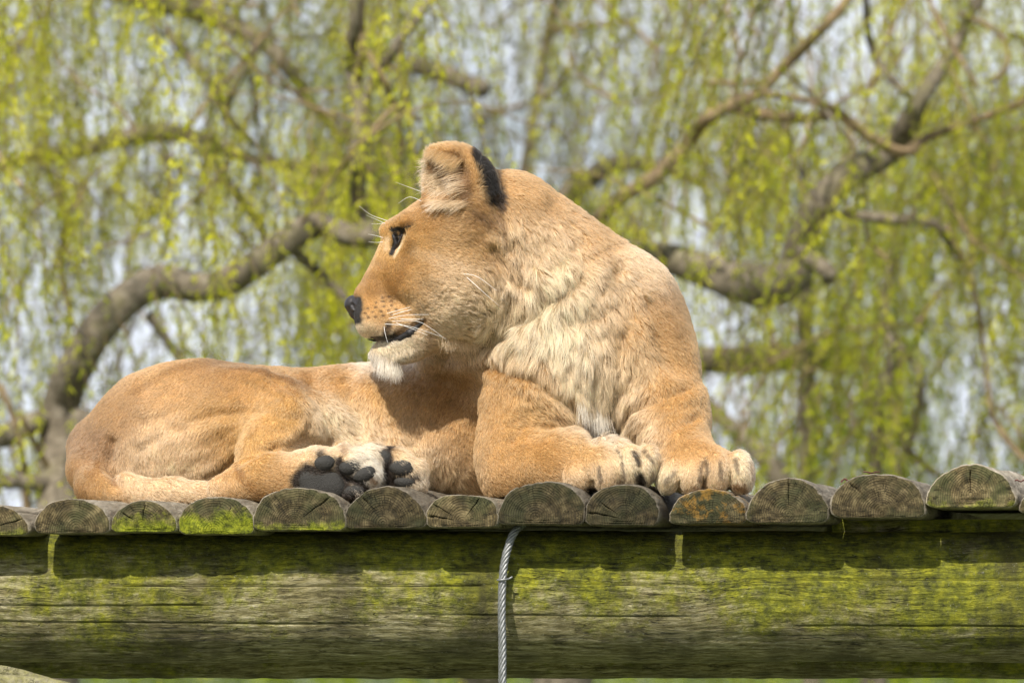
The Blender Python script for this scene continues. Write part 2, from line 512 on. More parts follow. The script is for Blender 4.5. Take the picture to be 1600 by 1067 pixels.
def build_platform():
    root = empty('log_platform', W(800, 830, 0.4))
    tag(root, 'raised wooden platform of half-round logs laid across mossy round beams', 'platform')
    inv = root.location
    for li, (x0, x1, ty, by, moss, rust, tone) in enumerate(LOGS):
        r = np.random.default_rng(100 + li)
        y_front = r.uniform(-0.009, 0.007)
        s = sc_at(y_front)
        w = (x1 - x0 + 3) * s / 2
        top = ZC + (HOR - ty) * s
        bot = ZC + (HOR - by) * s
        h = top - bot
        cx = ((x0 + x1) / 2 - 800) * s
        # profile: D shape (flat base, rounded top), ns points
        ns = 120
        base_n = 20
        # super-ellipse dome whose flanks start a little above the flat base
        lift = 0.15 * h
        prof = []
        if li == 7:        # this end is broken and flat topped
            ex = 3.2
        else:
            ex = r.uniform(1.75, 2.5)
        for k in range(ns - base_n):
            a = math.pi * k / (ns - base_n - 1)
            ca, sa = math.cos(a), math.sin(a)
            prof.append((w * np.sign(ca) * abs(ca) ** (2 / ex), lift + (h - lift) * abs(sa) ** (2 / ex)))
        for k in range(base_n):
            f = (k + 0.5) / base_n
            xx = -1 + 2 * f
            prof.append((w * 0.985 * xx, 0.07 * h * max(0, abs(xx) - .8) ** 2 / .2 ** 2))
        prof = np.array(prof)
        prof[0, 1] = 0.1 * h; prof[ns - base_n - 1, 1] = 0.1 * h
        pith = np.array([r.uniform(-0.15, 0.15) * w, r.uniform(0.1, 0.28) * h])
        if li == 6: pith = np.array([-0.05 * w, 0.12 * h])
        if li == 13: pith = np.array([0.0 * w, 0.30 * h])
        org = np.array([cx + pith[0], y_front, bot + pith[1]])
        L = 1.75 + r.uniform(-0.05, 0.05)
        ny = 44
        ys = np.concatenate([[0.0, 0.003, 0.008, 0.016], np.linspace(0.03, L, ny - 4)])
        V = []
        for yi, y in enumerate(ys):
            shr = {0: 0.955, 1: 0.985, 2: 0.997}.get(yi, 1.0)
            q = (prof - [0, h * .45]) * shr + [0, h * .45]
            q3 = np.stack([q[:, 0], np.full(ns, y), q[:, 1]], 1)
            nn = fbm(q3 * [1, 0.12, 1] + li * 3.1, 22, li, 3)[:, None]
            wob = fbm(q3 * [1, 0.5, 1] + li * 7.7, 7, li + 50, 2)[:, None]
            d = q3 - [0, y, h * .3]
            q3 = q3 + d * (0.055 * nn + 0.10 * wob + .03 * fbm(q3 * [1, .2, 1] + li, 90, li + 70, 2)[:, None]) * np.array([1, 0, 1])
            # keep base flat-ish
            q3[ns - base_n:, 2] = np.minimum(q3[ns - base_n:, 2], 0.004 + prof[ns - base_n:, 1])
            q3[:, 0] += YAW * y
            V.append(q3)
        V = np.concatenate(V)
        # two long splits along the top as real grooves
        for g in range(2):
            gx = r.uniform(-0.7, 0.8) * w
            gl0, gl1 = (0.0, r.uniform(0.4, 1.7)) if g == 0 else (r.uniform(0.1, .5), L)
            lx = V[:, 0] - YAW * V[:, 1]
            dd = np.exp(-((lx - gx - 0.01 * np.sin(V[:, 1] * 5 + li)) / 0.0022) ** 2) * (V[:, 2] > h * .2) * (V[:, 1] > gl0) * (V[:, 1] < gl1)
            V[:, 2] -= dd * 0.010
        q = []
        for i in range(len(ys) - 1):
            for k in range(ns):
                k2 = (k + 1) % ns
                q.append((i * ns + k2, i * ns + k, (i + 1) * ns + k, (i + 1) * ns + k2))
        # end cap as concentric rings so that the rim and the cracks have relief
        nr = 9
        ring0 = V[:ns].copy()
        cen = np.array([pith[0], 0, pith[1]])
        base = len(V)
        rows = [np.arange(ns)]
        extra = []
        for j in range(1, nr):
            f = 1 - j / nr
            rg = cen + (ring0 - cen) * f
            rg[:, 1] += 0.003 * fbm(rg + li, 60, li + 9, 2) - 0.0015 * math.sin(j * 2.1)
            extra.append(rg)
            rows.append(base + (j - 1) * ns + np.arange(ns))
        V = np.concatenate([V] + extra + [cen[None]])
        # radial drying cracks cut into the end
        nc_ = (1, 3, 0, 2, 0, 1)[li % 6]
        for _ in range(nc_):
            ca = r.integers(4, ns - base_n - 4)
            cr0, cr1 = (r.integers(1, 4), r.integers(5, nr)) if li % 2 else (1, 3)
            if li == 13: ca, cr0, cr1 = (ns - base_n) // 2, 2, nr
            if li == 1: cr0, cr1 = 1, nr
            for j in range(1, nr):
                if cr0 <= j <= cr1: V[base + (j - 1) * ns + (ca + (j % 3 == 1)) % ns, 1] += 0.012
        tri = []
        for j in range(nr - 1):
            for k in range(ns):
                k2 = (k + 1) % ns
                q.append((rows[j][k], rows[j][k2], rows[j + 1][k2], rows[j + 1][k]))
        for k in range(ns):
            tri.append((rows[-1][k], rows[-1][(k + 1) % ns], len(V) - 1))
        n_side = (len(ys) - 1) * ns
        # back end
        bc = len(V)
        V = np.concatenate([V, V[(len(ys) - 1) * ns:len(ys) * ns].mean(0)[None]])
        for k in range(ns):
            tri.append(((len(ys) - 1) * ns + (k + 1) % ns, (len(ys) - 1) * ns + k, bc))
        V -= [pith[0], 0, pith[1]]
        me = mesh_np('half_log', V, [np.array(q), np.array(tri)])
        ef = np.zeros(len(me.polygons), np.float32)
        ef[n_side:] = 1.0
        a = me.attributes.new('endface', 'FLOAT', 'FACE')
        a.data.foreach_set('value', ef)
        sharp = np.zeros(len(me.polygons), bool)
        o = link('half_log', me, M_log, root)
        o.location = Vector(org) - inv
        o['moss'] = float(moss); o['rust'] = float(rust); o['tone'] = float(tone)
    lbl = {4: 'log end covered in bright green moss', 10: 'log end with rusty orange lichen', 6: 'dark log end with clear growth rings',
           7: 'low log end with a broken flat top', 13: 'highest log end, standing proud of the others'}
    for k, o in enumerate([c for c in root.children if c.name.startswith('half_log')]):
        if k in lbl: o['label'] = lbl[k]

    # main beam, real relief: long cracks and swellings
    def beam(y_c, top, bot, name, seed, x0=-1.75, x1=1.75, nx=800, na=200, deep=True):
        s = sc_at(y_c)
        R = (bot - top) * s / 2
        zc = ZC + (HOR - (top + bot) / 2) * s
        xs = np.linspace(x0, x1, nx)
        nf = int(na * .8) if deep else na // 2
        an = np.concatenate([np.linspace(math.pi / 2, 3 * math.pi / 2, nf, endpoint=False), np.linspace(3 * math.pi / 2, 5 * math.pi / 2, na - nf, endpoint=False)])
        X, A = np.meshgrid(xs, an, indexing='ij')
        P = np.stack([X, np.cos(A), np.sin(A)], -1)
        rr = R * (1 + 0.02 * fbm(P * [0.7, 1, 1], 2.0, seed, 2))
        fine = fbm(P * [1.6, R * 1, R * 1] * np.array([1, 1, 1]), 14, seed + 3, 2) * 0.0025
        grain = fbm(np.stack([X * 2.2, P[..., 1] * R * 60, P[..., 2] * R * 60], -1), 1.0, seed + 5, 3) * 0.0022
        rr = rr + fine + grain
        if deep:
            def crack(z_at, xa, xb, depth, wdt, ph):
                wdt = wdt * .62; depth = depth * .6
                nonlocal rr
                zz = z_at + 0.006 * fbm(np.stack([X[:, 0], X[:, 0] * 0 + ph, X[:, 0] * 0], -1), 2.0, 3, 5)[:, None] * np.ones_like(X)
                za = np.sin(A) * R
                fade = np.clip((X - xa) / 0.1, 0, 1) * np.clip((xb - X) / 0.1, 0, 1)
                rr = rr - depth * np.exp(-((za - zz) / wdt) ** 2) * fade * (np.cos(A) < 0.1)
            crack(0.024, -0.95, 0.02, 0.018, 0.0028, 0.4)
            crack(-0.02, -1.4, -0.62, 0.012, 0.0026, 1.4)
            crack(0.026, 0.05, 0.55, 0.010, 0.0026, 2.4)
            crack(0.040, 0.5, 1.6, 0.016, 0.0028, 3.1)
            crack(-0.045, -0.3, 0.45, 0.008, 0.0024, 4.0)
            crack(0.065, -0.35, 0.3, 0.007, 0.0024, 5.0)
            crack(-0.07, 0.6, 1.6, 0.008, 0.0024, 5.9)
            crack(-0.06, -1.5, -0.3, 0.007, 0.0024, 0.9)
        V = np.stack([X, np.cos(A) * rr, np.sin(A) * rr], -1).reshape(-1, 3)
        I = np.arange(nx * na).reshape(nx, na)
        a_, b_ = I[:-1], I[1:]
        q = np.stack([a_, b_, np.roll(b_, -1, 1), np.roll(a_, -1, 1)], -1).reshape(-1, 4)
        c0 = len(V)
        V = np.concatenate([V, [[x0, 0, 0], [x1, 0, 0]]])
        t = [(c0, I[0, k], I[0, (k + 1) % na]) for k in range(na)] + [(c0 + 1, I[-1, (k + 1) % na], I[-1, k]) for k in range(na)]
        o = link(name, mesh_np(name, V, [q, np.array(t)]), M_beam, root)
        o.location = Vector((0, y_c, zc)) - inv
        return o
    beam(0.225, 829, 1034, 'support_beam', 3)['label'] = 'thick front beam blotched with green moss'
    beam(0.62, 940, 1059, 'support_beam', 8, nx=260, na=60, deep=False)['label'] = 'dark thinner beam low behind the front beam'
    beam(1.55, 829, 1000, 'support_beam', 12, nx=200, na=48, deep=False)
    # added board closing a bright gap, keeps it dark under the higher right logs
    y0, y1 = .20, .50
    a, b2 = W(1300, 811, y0), W(1950, 829, y0)
    bx = np.array([(x, y, z) for x in (a[0], b2[0]) for y in (y0, y1) for z in (b2[2] - .004, a[2])])
    bq = np.array([(0, 1, 3, 2), (4, 6, 7, 5), (0, 4, 5, 1), (2, 3, 7, 6), (0, 2, 6, 4), (1, 5, 7, 3)])
    o = link('added_gap_board', mesh_np('added_gap_board', bx - np.array(inv), bq, False), M_beam, root)
    # posts carrying it, outside the frame
    for x, y in ((-1.5, .225), (1.5, .225), (-1.5, 1.55), (1.5, 1.55)):
        V, q, t = tube([(x, y, ZC - 1.7), (x, y, -0.37)], [0.11, 0.105], 20)
        o = link('post', mesh_np('post', V - np.array(inv), [np.array(q), np.array(t)]), M_beam, root)
    return root


def build_cable():
    root = empty('wire_rope', W(786, 1067, 0.05))
    tag(root, 'twisted grey steel wire rope hanging down over the mossy beam', 'wire rope')
    inv = np.array(root.location)
    pts = [(826, 812, .15), (812, 822, .085), (805, 830, .062), (799, 840, .055), (793, 858, .050), (788, 880, .047), (785, 910, .043), (784, 960, .04), (785, 1010, .04),
           (785, 1080, .04), (786, 1200, .05), (788, 1500, .05)]
    P = smooth_path([W(*p) for p in pts], 0.002)
    T = np.gradient(P, axis=0); T /= np.linalg.norm(T, axis=1)[:, None]
    arc = np.concatenate([[0], np.cumsum(np.linalg.norm(np.diff(P, axis=0), axis=1))])
    N = np.cross(T, [0, 1, 0]); N /= np.linalg.norm(N, axis=1)[:, None]
    B = np.cross(T, N)
    t = NT('galvanised_steel')
    co = t.n('ShaderNodeTexCoord').outputs['Object']
    nz = t.noise(co, 120, 4, 0.7)
    col = t.ramp(nz, [(0.3, (0.14, 0.145, 0.14)), (0.7, (0.33, 0.335, 0.335))])
    M = t.done(t.n('ShaderNodeBsdfPrincipled', Base_Color=col, Roughness=0.5, Metallic=0.5))
    step = 2
    for k in range(6):
        a = arc / 0.085 * 2 * math.pi + k * math.pi / 3
        Q = P + (np.cos(a)[:, None] * N + np.sin(a)[:, None] * B) * 0.0058
        V, q, tr = tube(Q[::step], np.full(len(Q[::step]), 0.0036), 8)
        link('strand', mesh_np('strand', V - inv, [np.array(q), np.array(tr)]), M, root)
    V, q, tr = tube(P[::4], np.full(len(P[::4]), 0.0035), 6)
    link('core', mesh_np('core', V - inv, [np.array(q), np.array(tr)]), M, root)
    c = W(786, 905, .043)
    ring = [c + np.array([math.cos(a) * 0.0125, math.sin(a) * 0.0125, 0.0006 * math.sin(a) + 0.0012 * math.cos(a)]) for a in np.linspace(-0.35, 2 * math.pi - 0.25, 30)]
    ring = ring + [c + np.array([0.016, -0.002, 0.003]), c + np.array([0.021, -0.004, 0.006])]
    V, q, tr = tube(ring, np.full(len(ring), 0.0021), 8)
    link('binding_wire', mesh_np('binding_wire', V - inv, [np.array(q), np.array(tr)]), M, root)


def build_low_logs():
    # weathered log ends poking up into the bottom left corner
    pts = [((-120, 1046, .0, 12), (0, 1050, .02, 11), (60, 1062, .04, 9), (130, 1085, .06, 8)),
           ((-120, 1062, -.05, 14), (0, 1068, -.03, 16), (90, 1078, 0., 16), (180, 1110, .02, 14))]
    for k, pp in enumerate(pts):
        P = smooth_path([np.append(W(*p[:3]), p[3] * sc_at(p[2])) for p in pp], 0.01)
        V, q, t = tube(P[:, :3], P[:, 3], 20, wob=.16, seed=4 + k)
        me = mesh_np('low_log', V, [np.array(q), np.array(t)])
        o = link('low_log', me, M_log)
        o['moss'] = 0.2; o['rust'] = 0.2; o['tone'] = 1.25
        tag(o, ('pale weathered pole in the bottom left corner, the upper and thinner of two', 'pale weathered pole in the bottom left corner, the lower and thicker of two')[k], 'log', 'weathered poles low at the left')


def build_dry_leaves():
    M = mat_simple('dry_leaf', (0.16, 0.06, 0.05), 0.7, 0.4, 80, 0.5)
    spots = [(1322, 752, .08, 16, 10, 'curled dark dry leaf stuck upright in the gap before the second log from the right'),
             (1362, 739, .03, 26, 5, 'reddish dry leaf lying flat on the crest of the reddish brown log'),
             (1594, 752, .05, 16, 6, 'brown dry leaf at the right end beside the highest log')]
    for px, py, Y, w, h, lb in spots:
        c = W(px, py, Y); s = sc_at(Y)
        r = np.random.default_rng(px)
        n, m = 9, 5
        V = []
        for i in range(n):
            u = i / (n - 1) * 2 - 1
            for j in range(m):
                v = j / (m - 1) * 2 - 1
                wd = (1 - u * u) ** .6
                V.append(c + np.array([u * w * s * .5, v * wd * w * s * .28, (0.5 * v * v + 0.35 * math.sin(u * 4 + px)) * h * s * .6]) + r.normal(size=3) * 0.0004)
        q = [(i * m + j, i * m + j + 1, (i + 1) * m + j + 1, (i + 1) * m + j) for i in range(n - 1) for j in range(m - 1)]
        me = mesh_np('dry_leaf', np.array(V), np.array(q))
        o = link('dry_leaf', me, M)
        md = o.modifiers.new('thick', 'SOLIDIFY'); md.thickness = 0.0008
        tag(o, lb, 'leaf', 'dry leaves on the logs')


# ------------------------------------------------------------------ implicit modelling
class SDF:
    def __init__(s, lo, hi, h):
        s.lo, s.h = np.array(lo, np.float32), h
        n = np.ceil((np.array(hi) - np.array(lo)) / h).astype(int) + 1
        s.ax = [s.lo[i] + h * np.arange(n[i], dtype=np.float32) for i in range(3)]
        s.g = np.full(n, 0.2, np.float32)

    def _sub(s, lo, hi):
        sl = []
        for i in range(3):
            a = int(np.clip(math.floor((lo[i] - s.lo[i]) / s.h), 0, len(s.ax[i])))
            b = int(np.clip(math.ceil((hi[i] - s.lo[i]) / s.h) + 1, 0, len(s.ax[i])))
            sl.append(slice(a, b))
        return tuple(sl)

    def _apply(s, sl, d, k, op):
        g = s.g[sl]
        if op == 'u':
            if k > 0:
                h = np.clip(0.5 + 0.5 * (g - d) / k, 0, 1)
                s.g[sl] = g * (1 - h) + d * h - k * h * (1 - h)
            else:
                s.g[sl] = np.minimum(g, d)
        else:
            h = np.clip(0.5 - 0.5 * (g + d) / k, 0, 1)
            s.g[sl] = g * (1 - h) + (-d) * h + k * h * (1 - h)

    def cone(s, a, b, ra, rb, k=0.03, op='u'):
        a, b = np.array(a, np.float32), np.array(b, np.float32)
        m = max(ra, rb) + k + 0.03
        sl = s._sub(np.minimum(a, b) - m, np.maximum(a, b) + m)
        X = s.ax[0][sl[0]][:, None, None]; Y = s.ax[1][sl[1]][None, :, None]; Z = s.ax[2][sl[2]][None, None, :]
        ba = b - a
        l2 = float(ba.dot(ba)) + 1e-9
        h = np.clip(((X - a[0]) * ba[0] + (Y - a[1]) * ba[1] + (Z - a[2]) * ba[2]) / l2, 0, 1)
        d = np.sqrt((X - a[0] - h * ba[0]) ** 2 + (Y - a[1] - h * ba[1]) ** 2 + (Z - a[2] - h * ba[2]) ** 2) - (ra + (rb - ra) * h)
        s._apply(sl, d, k, op)

    def ell(s, c, r, rot=0.0, yaw=0.0, k=0.03, op='u'):
        """rot: degrees in the picture plane (about Y); yaw: degrees about Z"""
        c = np.array(c, np.float32)
        m = max(r) + k + 0.03
        sl = s._sub(c - m, c + m)
        X = s.ax[0][sl[0]][:, None, None] - c[0]; Y = s.ax[1][sl[1]][None, :, None] - c[1]; Z = s.ax[2][sl[2]][None, None, :] - c[2]
        ca, sa = math.cos(math.radians(yaw)), math.sin(math.radians(yaw))
        X1 = X * ca + Y * sa; Y1 = -X * sa + Y * ca
        cb, sb = math.cos(math.radians(rot)), math.sin(math.radians(rot))
        X2 = X1 * cb + Z * sb; Z2 = -X1 * sb + Z * cb
        k0 = np.sqrt((X2 / r[0]) ** 2 + (Y1 / r[1]) ** 2 + (Z2 / r[2]) ** 2)
        k1 = np.sqrt((X2 / r[0] ** 2) ** 2 + (Y1 / r[1] ** 2) ** 2 + (Z2 / r[2] ** 2) ** 2) + 1e-6
        s._apply(sl, k0 * (k0 - 1) / k1, k, op)

    def mesh(s):
        """naive surface nets"""
        g = s.g
        ins = g < 0
        nx, ny, nz = g.shape
        c = np.zeros((nx - 1, ny - 1, nz - 1), np.int8)
        for dx in (0, 1):
            for dy in (0, 1):
                for dz in (0, 1):
                    c += ins[dx:nx - 1 + dx, dy:ny - 1 + dy, dz:nz - 1 + dz]
        act = np.argwhere((c > 0) & (c < 8))
        idx = np.full(c.shape, -1, np.int32)
        idx[act[:, 0], act[:, 1], act[:, 2]] = np.arange(len(act))
        acc = np.zeros((len(act), 3)); cnt = np.zeros(len(act))
        corners = [(0, 0, 0), (1, 0, 0), (0, 1, 0), (1, 1, 0), (0, 0, 1), (1, 0, 1), (0, 1, 1), (1, 1, 1)]
        for a in range(8):
            for b in range(a + 1, 8):
                A, Bc = np.array(corners[a]), np.array(corners[b])
                if np.abs(A - Bc).sum() != 1: continue
                ga = g[tuple((act + A).T)]; gb = g[tuple((act + Bc).T)]
                mk = (ga < 0) != (gb < 0)
                t = np.where(mk, ga / (ga - gb + 1e-12), 0)[:, None]
                acc += np.where(mk[:, None], A + (Bc - A) * t, 0); cnt += mk
        V = (act + acc / cnt[:, None]) * s.h + s.lo
        Q = []
        for ax in range(3):
            o1, o2 = [(1, 2), (2, 0), (0, 1)][ax]
            sh = [nx, ny, nz]
            sl0 = [slice(1, n - 1) for n in sh]; sl1 = list(sl0)
            sl0[ax] = slice(0, sh[ax] - 1); sl1[ax] = slice(1, sh[ax])
            a = ins[tuple(sl0)]; b = ins[tuple(sl1)]
            e = np.argwhere(a != b)
            if not len(e): continue
            flip = a[tuple(e.T)]
            off = np.array([1, 1, 1]); off[ax] = 0
            e = e + off
            u = np.zeros(3, int); v = np.zeros(3, int); u[o1] = 1; v[o2] = 1
            ids = [idx[tuple(p.T)] for p in (e - u - v, e - v, e, e - u)]
            q = np.stack(ids, 1)
            q[~flip] = q[~flip][:, ::-1]
            Q.append(q[(q >= 0).all(1)])
        return V, np.concatenate(Q)


def HY(px):
    """depth of the head's middle plane: it faces left and a little away from us"""
    return 0.37 + (700 - px) * 0.00028


def build_lion_sdf():
    S = SDF((-1.08, 0.0, -0.09), (0.62, 0.98, 0.80), 0.0058)
    p = lambda px, py, Y: W(px, py, Y)

    def c(a, b, k=0.03, op='u'):
        S.cone(p(*a[:3]), p(*b[:3]), a[3] * sc_at(a[2]), b[3] * sc_at(b[2]), k, op)

    def e(ctr, r, rot=0, yaw=0, k=0.03, op='u'):
        s = sc_at(ctr[2])
        S.ell(p(*ctr), [x * s for x in r], rot, yaw, k, op)

    def chain(pts, k=0.03):
        for a, b in zip(pts[:-1], pts[1:]): c(a, b, k)

    # --- trunk and rump
    c((330, 690, .66, 118), (560, 690, .66, 108), .05)
    c((560, 690, .66, 112), (800, 670, .64, 115), .05)
    e((300, 700, .60), (165, 120, 134), rot=-6, k=.05)
    e((205, 728, .60), (88, 95, 82), rot=35, k=.05)
    e((390, 668, .50), (120, 75, 92), rot=-12, k=.05)     # thigh muscle over the trunk
    e((660, 648, .65), (110, 80, 76), k=.05)
    e((600, 720, .58), (110, 95, 60), k=.05)              # belly
    e((505, 660, .505), (34, 20, 46), rot=-25, k=.03)     # flank fold
    c((425, 590, .56, 9), (500, 640, .52, 7), .02, 's')
    # --- lower hind leg and foot
    c((440, 668, .43, 60), (400, 728, .31, 36), .03)
    c((396, 744, .27, 33), (358, 762, .235, 24), .016)
    e((350, 764, .225), (24, 24, 22), k=.008)
    c((360, 762, .225, 23), (420, 750, .195, 33), .015)
    c((420, 752, .205, 35), (490, 738, .185, 37), .03)
    # rear foot, sole turned to us
    e((522, 742, .178), (66, 26, 45), rot=4, k=.02)
    e((572, 722, .185), (26, 22, 24), rot=-25, k=.012)
    e((507, 722, .160), (24, 24, 20), k=.012)
    e((546, 727, .158), (24, 24, 22), rot=-10, k=.010)
    e((570, 742, .160), (24, 24, 20), rot=-20, k=.010)
    e((552, 768, .165), (26, 24, 18), rot=12, k=.010)
    # second rear foot behind it
    c((560, 745, .28, 36), (610, 740, .25, 38), .025)
    e((600, 717, .215), (22, 22, 18), k=.012)
    e((632, 732, .214), (33, 24, 24), rot=-16, k=.010)
    e((640, 752, .217), (28, 24, 20), rot=-4, k=.010)
    # --- tail
    chain([(150, 700, .62, 44), (140, 735, .53, 31), (146, 762, .44, 25), (200, 770, .36, 22), (270, 772, .32, 20), (345, 772, .30, 18)], .03)

    # --- chest, shoulders, neck
    e((925, 600, .52), (150, 130, 165), rot=8, k=.06)
    c((790, 372, .44, 104), (925, 515, .50, 142), .06)
    e((972, 562, .50), (106, 118, 128), rot=6, k=.05)
    c((810, 560, .50, 90), (880, 600, .42, 110), .05)
    e((850, 480, .41), (95, 80, 110), rot=-25, k=.05)
    c((968, 482, .46, 80), (1002, 565, .42, 74), .05)
    # near upper arm and forearm (middle of the picture)
    c((868, 580, .40, 100), (818, 690, .34, 64), .045)
    e((812, 715, .33), (62, 60, 72), k=.04)
    c((804, 640, .36, 50), (803, 748, .33, 50), .03)
    c((808, 728, .31, 52), (890, 724, .22, 48), .03)
    c((890, 724, .22, 48), (945, 722, .165, 42), .03)
    # far upper arm and forearm (right)
    c((1010, 560, .40, 74), (1040, 650, .33, 66), .045)
    c((1040, 650, .33, 64), (1060, 705, .24, 50), .035)
    c((1060, 705, .24, 48), (1090, 728, .16, 42), .03)
    # hollow between the arms
    c((935, 650, .20, 14), (940, 720, .22, 34), .05, 's')
    # paws
    e((960, 732, .135), (62, 50, 36), rot=2, k=.022)
    for (x, y, rx, rz, rt, yy) in ((905, 745, 24, 26, 12, .125), (948, 739, 22, 34, 5, .098), (984, 730, 19, 33, -4, .094), (1010, 728, 16, 31, -8, .105)):
        e((x, y, yy), (rx, 30, rz), rot=rt, k=.008)
    e((1100, 735, .145), (66, 50, 35), k=.022)
    for (x, y, rx, rz, rt, yy) in ((1048, 742, 20, 29, -22, .115), (1082, 744, 21, 30, -8, .098), (1119, 738, 21, 33, 4, .096), (1156, 739, 21, 34, 6, .112)):
        e((x, y, yy), (rx, 30, rz), rot=rt, k=.008)
    # grooves between toes
    for (a, b, Y) in (((930, 722), (926, 768), .09), ((967, 712), (972, 762), .075), ((998, 706), (1002, 758), .078),
                      ((1064, 722), (1062, 765), .088), ((1100, 715), (1100, 765), .078), ((1139, 714), (1140, 765), .082)):
        c((*a, Y + .012, 2.5), (*b, Y, 3.5), .010, 's')

    # --- head
    H = HY
    e((712, 372, H(712)), (82, 84, 76), rot=-10, k=.04)
    e((655, 368, H(655)), (50, 58, 40), rot=40, k=.03)
    c((632, 376, H(632), 31), (588, 455, H(588), 28), .03)     # bridge
    c((634, 392, H(640) - .022, 28), (596, 468, H(596) - .012, 28), .03)
    e((690, 432, H(690) - .02), (72, 70, 72), k=.04)            # cheek
    e((728, 452, H(728)), (74, 82, 68), rot=-20, k=.045)
    e((604, 499, H(606) - .020), (50, 33, 33), rot=-6, k=.022)
    e((577, 508, H(577) - .004), (20, 28, 20), k=.014)
    e((628, 506, H(628) - .034), (36, 24, 20), rot=12, k=.018)  # whisker pad
    e((583, 492, H(583)), (25, 30, 27), k=.02)
    c((570, 466, H(566), 19), (560, 482, H(553), 15), .015)     # nose
    c((599, 554, H(592), 20), (645, 537, H(645) - .014, 24), .02)   # lower jaw
    c((642, 533, H(645) - .014, 23), (702, 486, H(705) - .02, 42), .03)
    c((700, 500, .42, 42), (785, 515, .46, 78), .05)
    c((690, 548, .54, 40), (800, 530, .52, 90), .05)
    c((660, 515, .415, 26), (715, 505, .42, 44), .03)            # throat
    # brow ridge and eye socket
    c((605, 361, H(604) - .030, 12.5), (642, 348, H(640) - .056, 19), .014)
    c((618, 388, H(618) - .060, 9), (628, 368, H(628) - .074, 11), .014, 's')
    c((620, 406, H(620) - .040, 15), (652, 396, H(652) - .060, 18), .016)
    # mouth cut
    for a, b in (((574, 531), (602, 530)), ((602, 530), (630, 524)), ((630, 524), (662, 505))):
        ya, yb = H(a[0]) - .045, H(b[0]) - .06
        c((*a, ya - .004, 2.0), (*b, yb - .004, 3.0), .006, 's')
    # ears
    for dy, kk in ((-.070, .018), (.075, .018)):
        Y0 = H(715) + dy
        e((713, 287, Y0), (70, 34, 59), rot=-36, yaw=0, k=kk)
        e((664, 274, Y0 - .022), (54, 34, 43), rot=-25, yaw=10, k=.010, op='s')
        e((700, 268, Y0 - .045), (32, 26, 30), rot=-30, k=.012, op='s')
        e((735, 330, Y0 + .02), (46, 38, 34), k=.03)
    # lying surface
    X = S.ax[0][:, None, None]; Z = S.ax[2][None, None, :]
    floor = np.interp(S.ax[0], [-1.0, -0.5, 0.0, 0.6], [-0.030, -0.022, -0.004, -0.003]).astype(np.float32)[:, None, None]
    S.g = np.maximum(S.g, floor - Z)
    return S


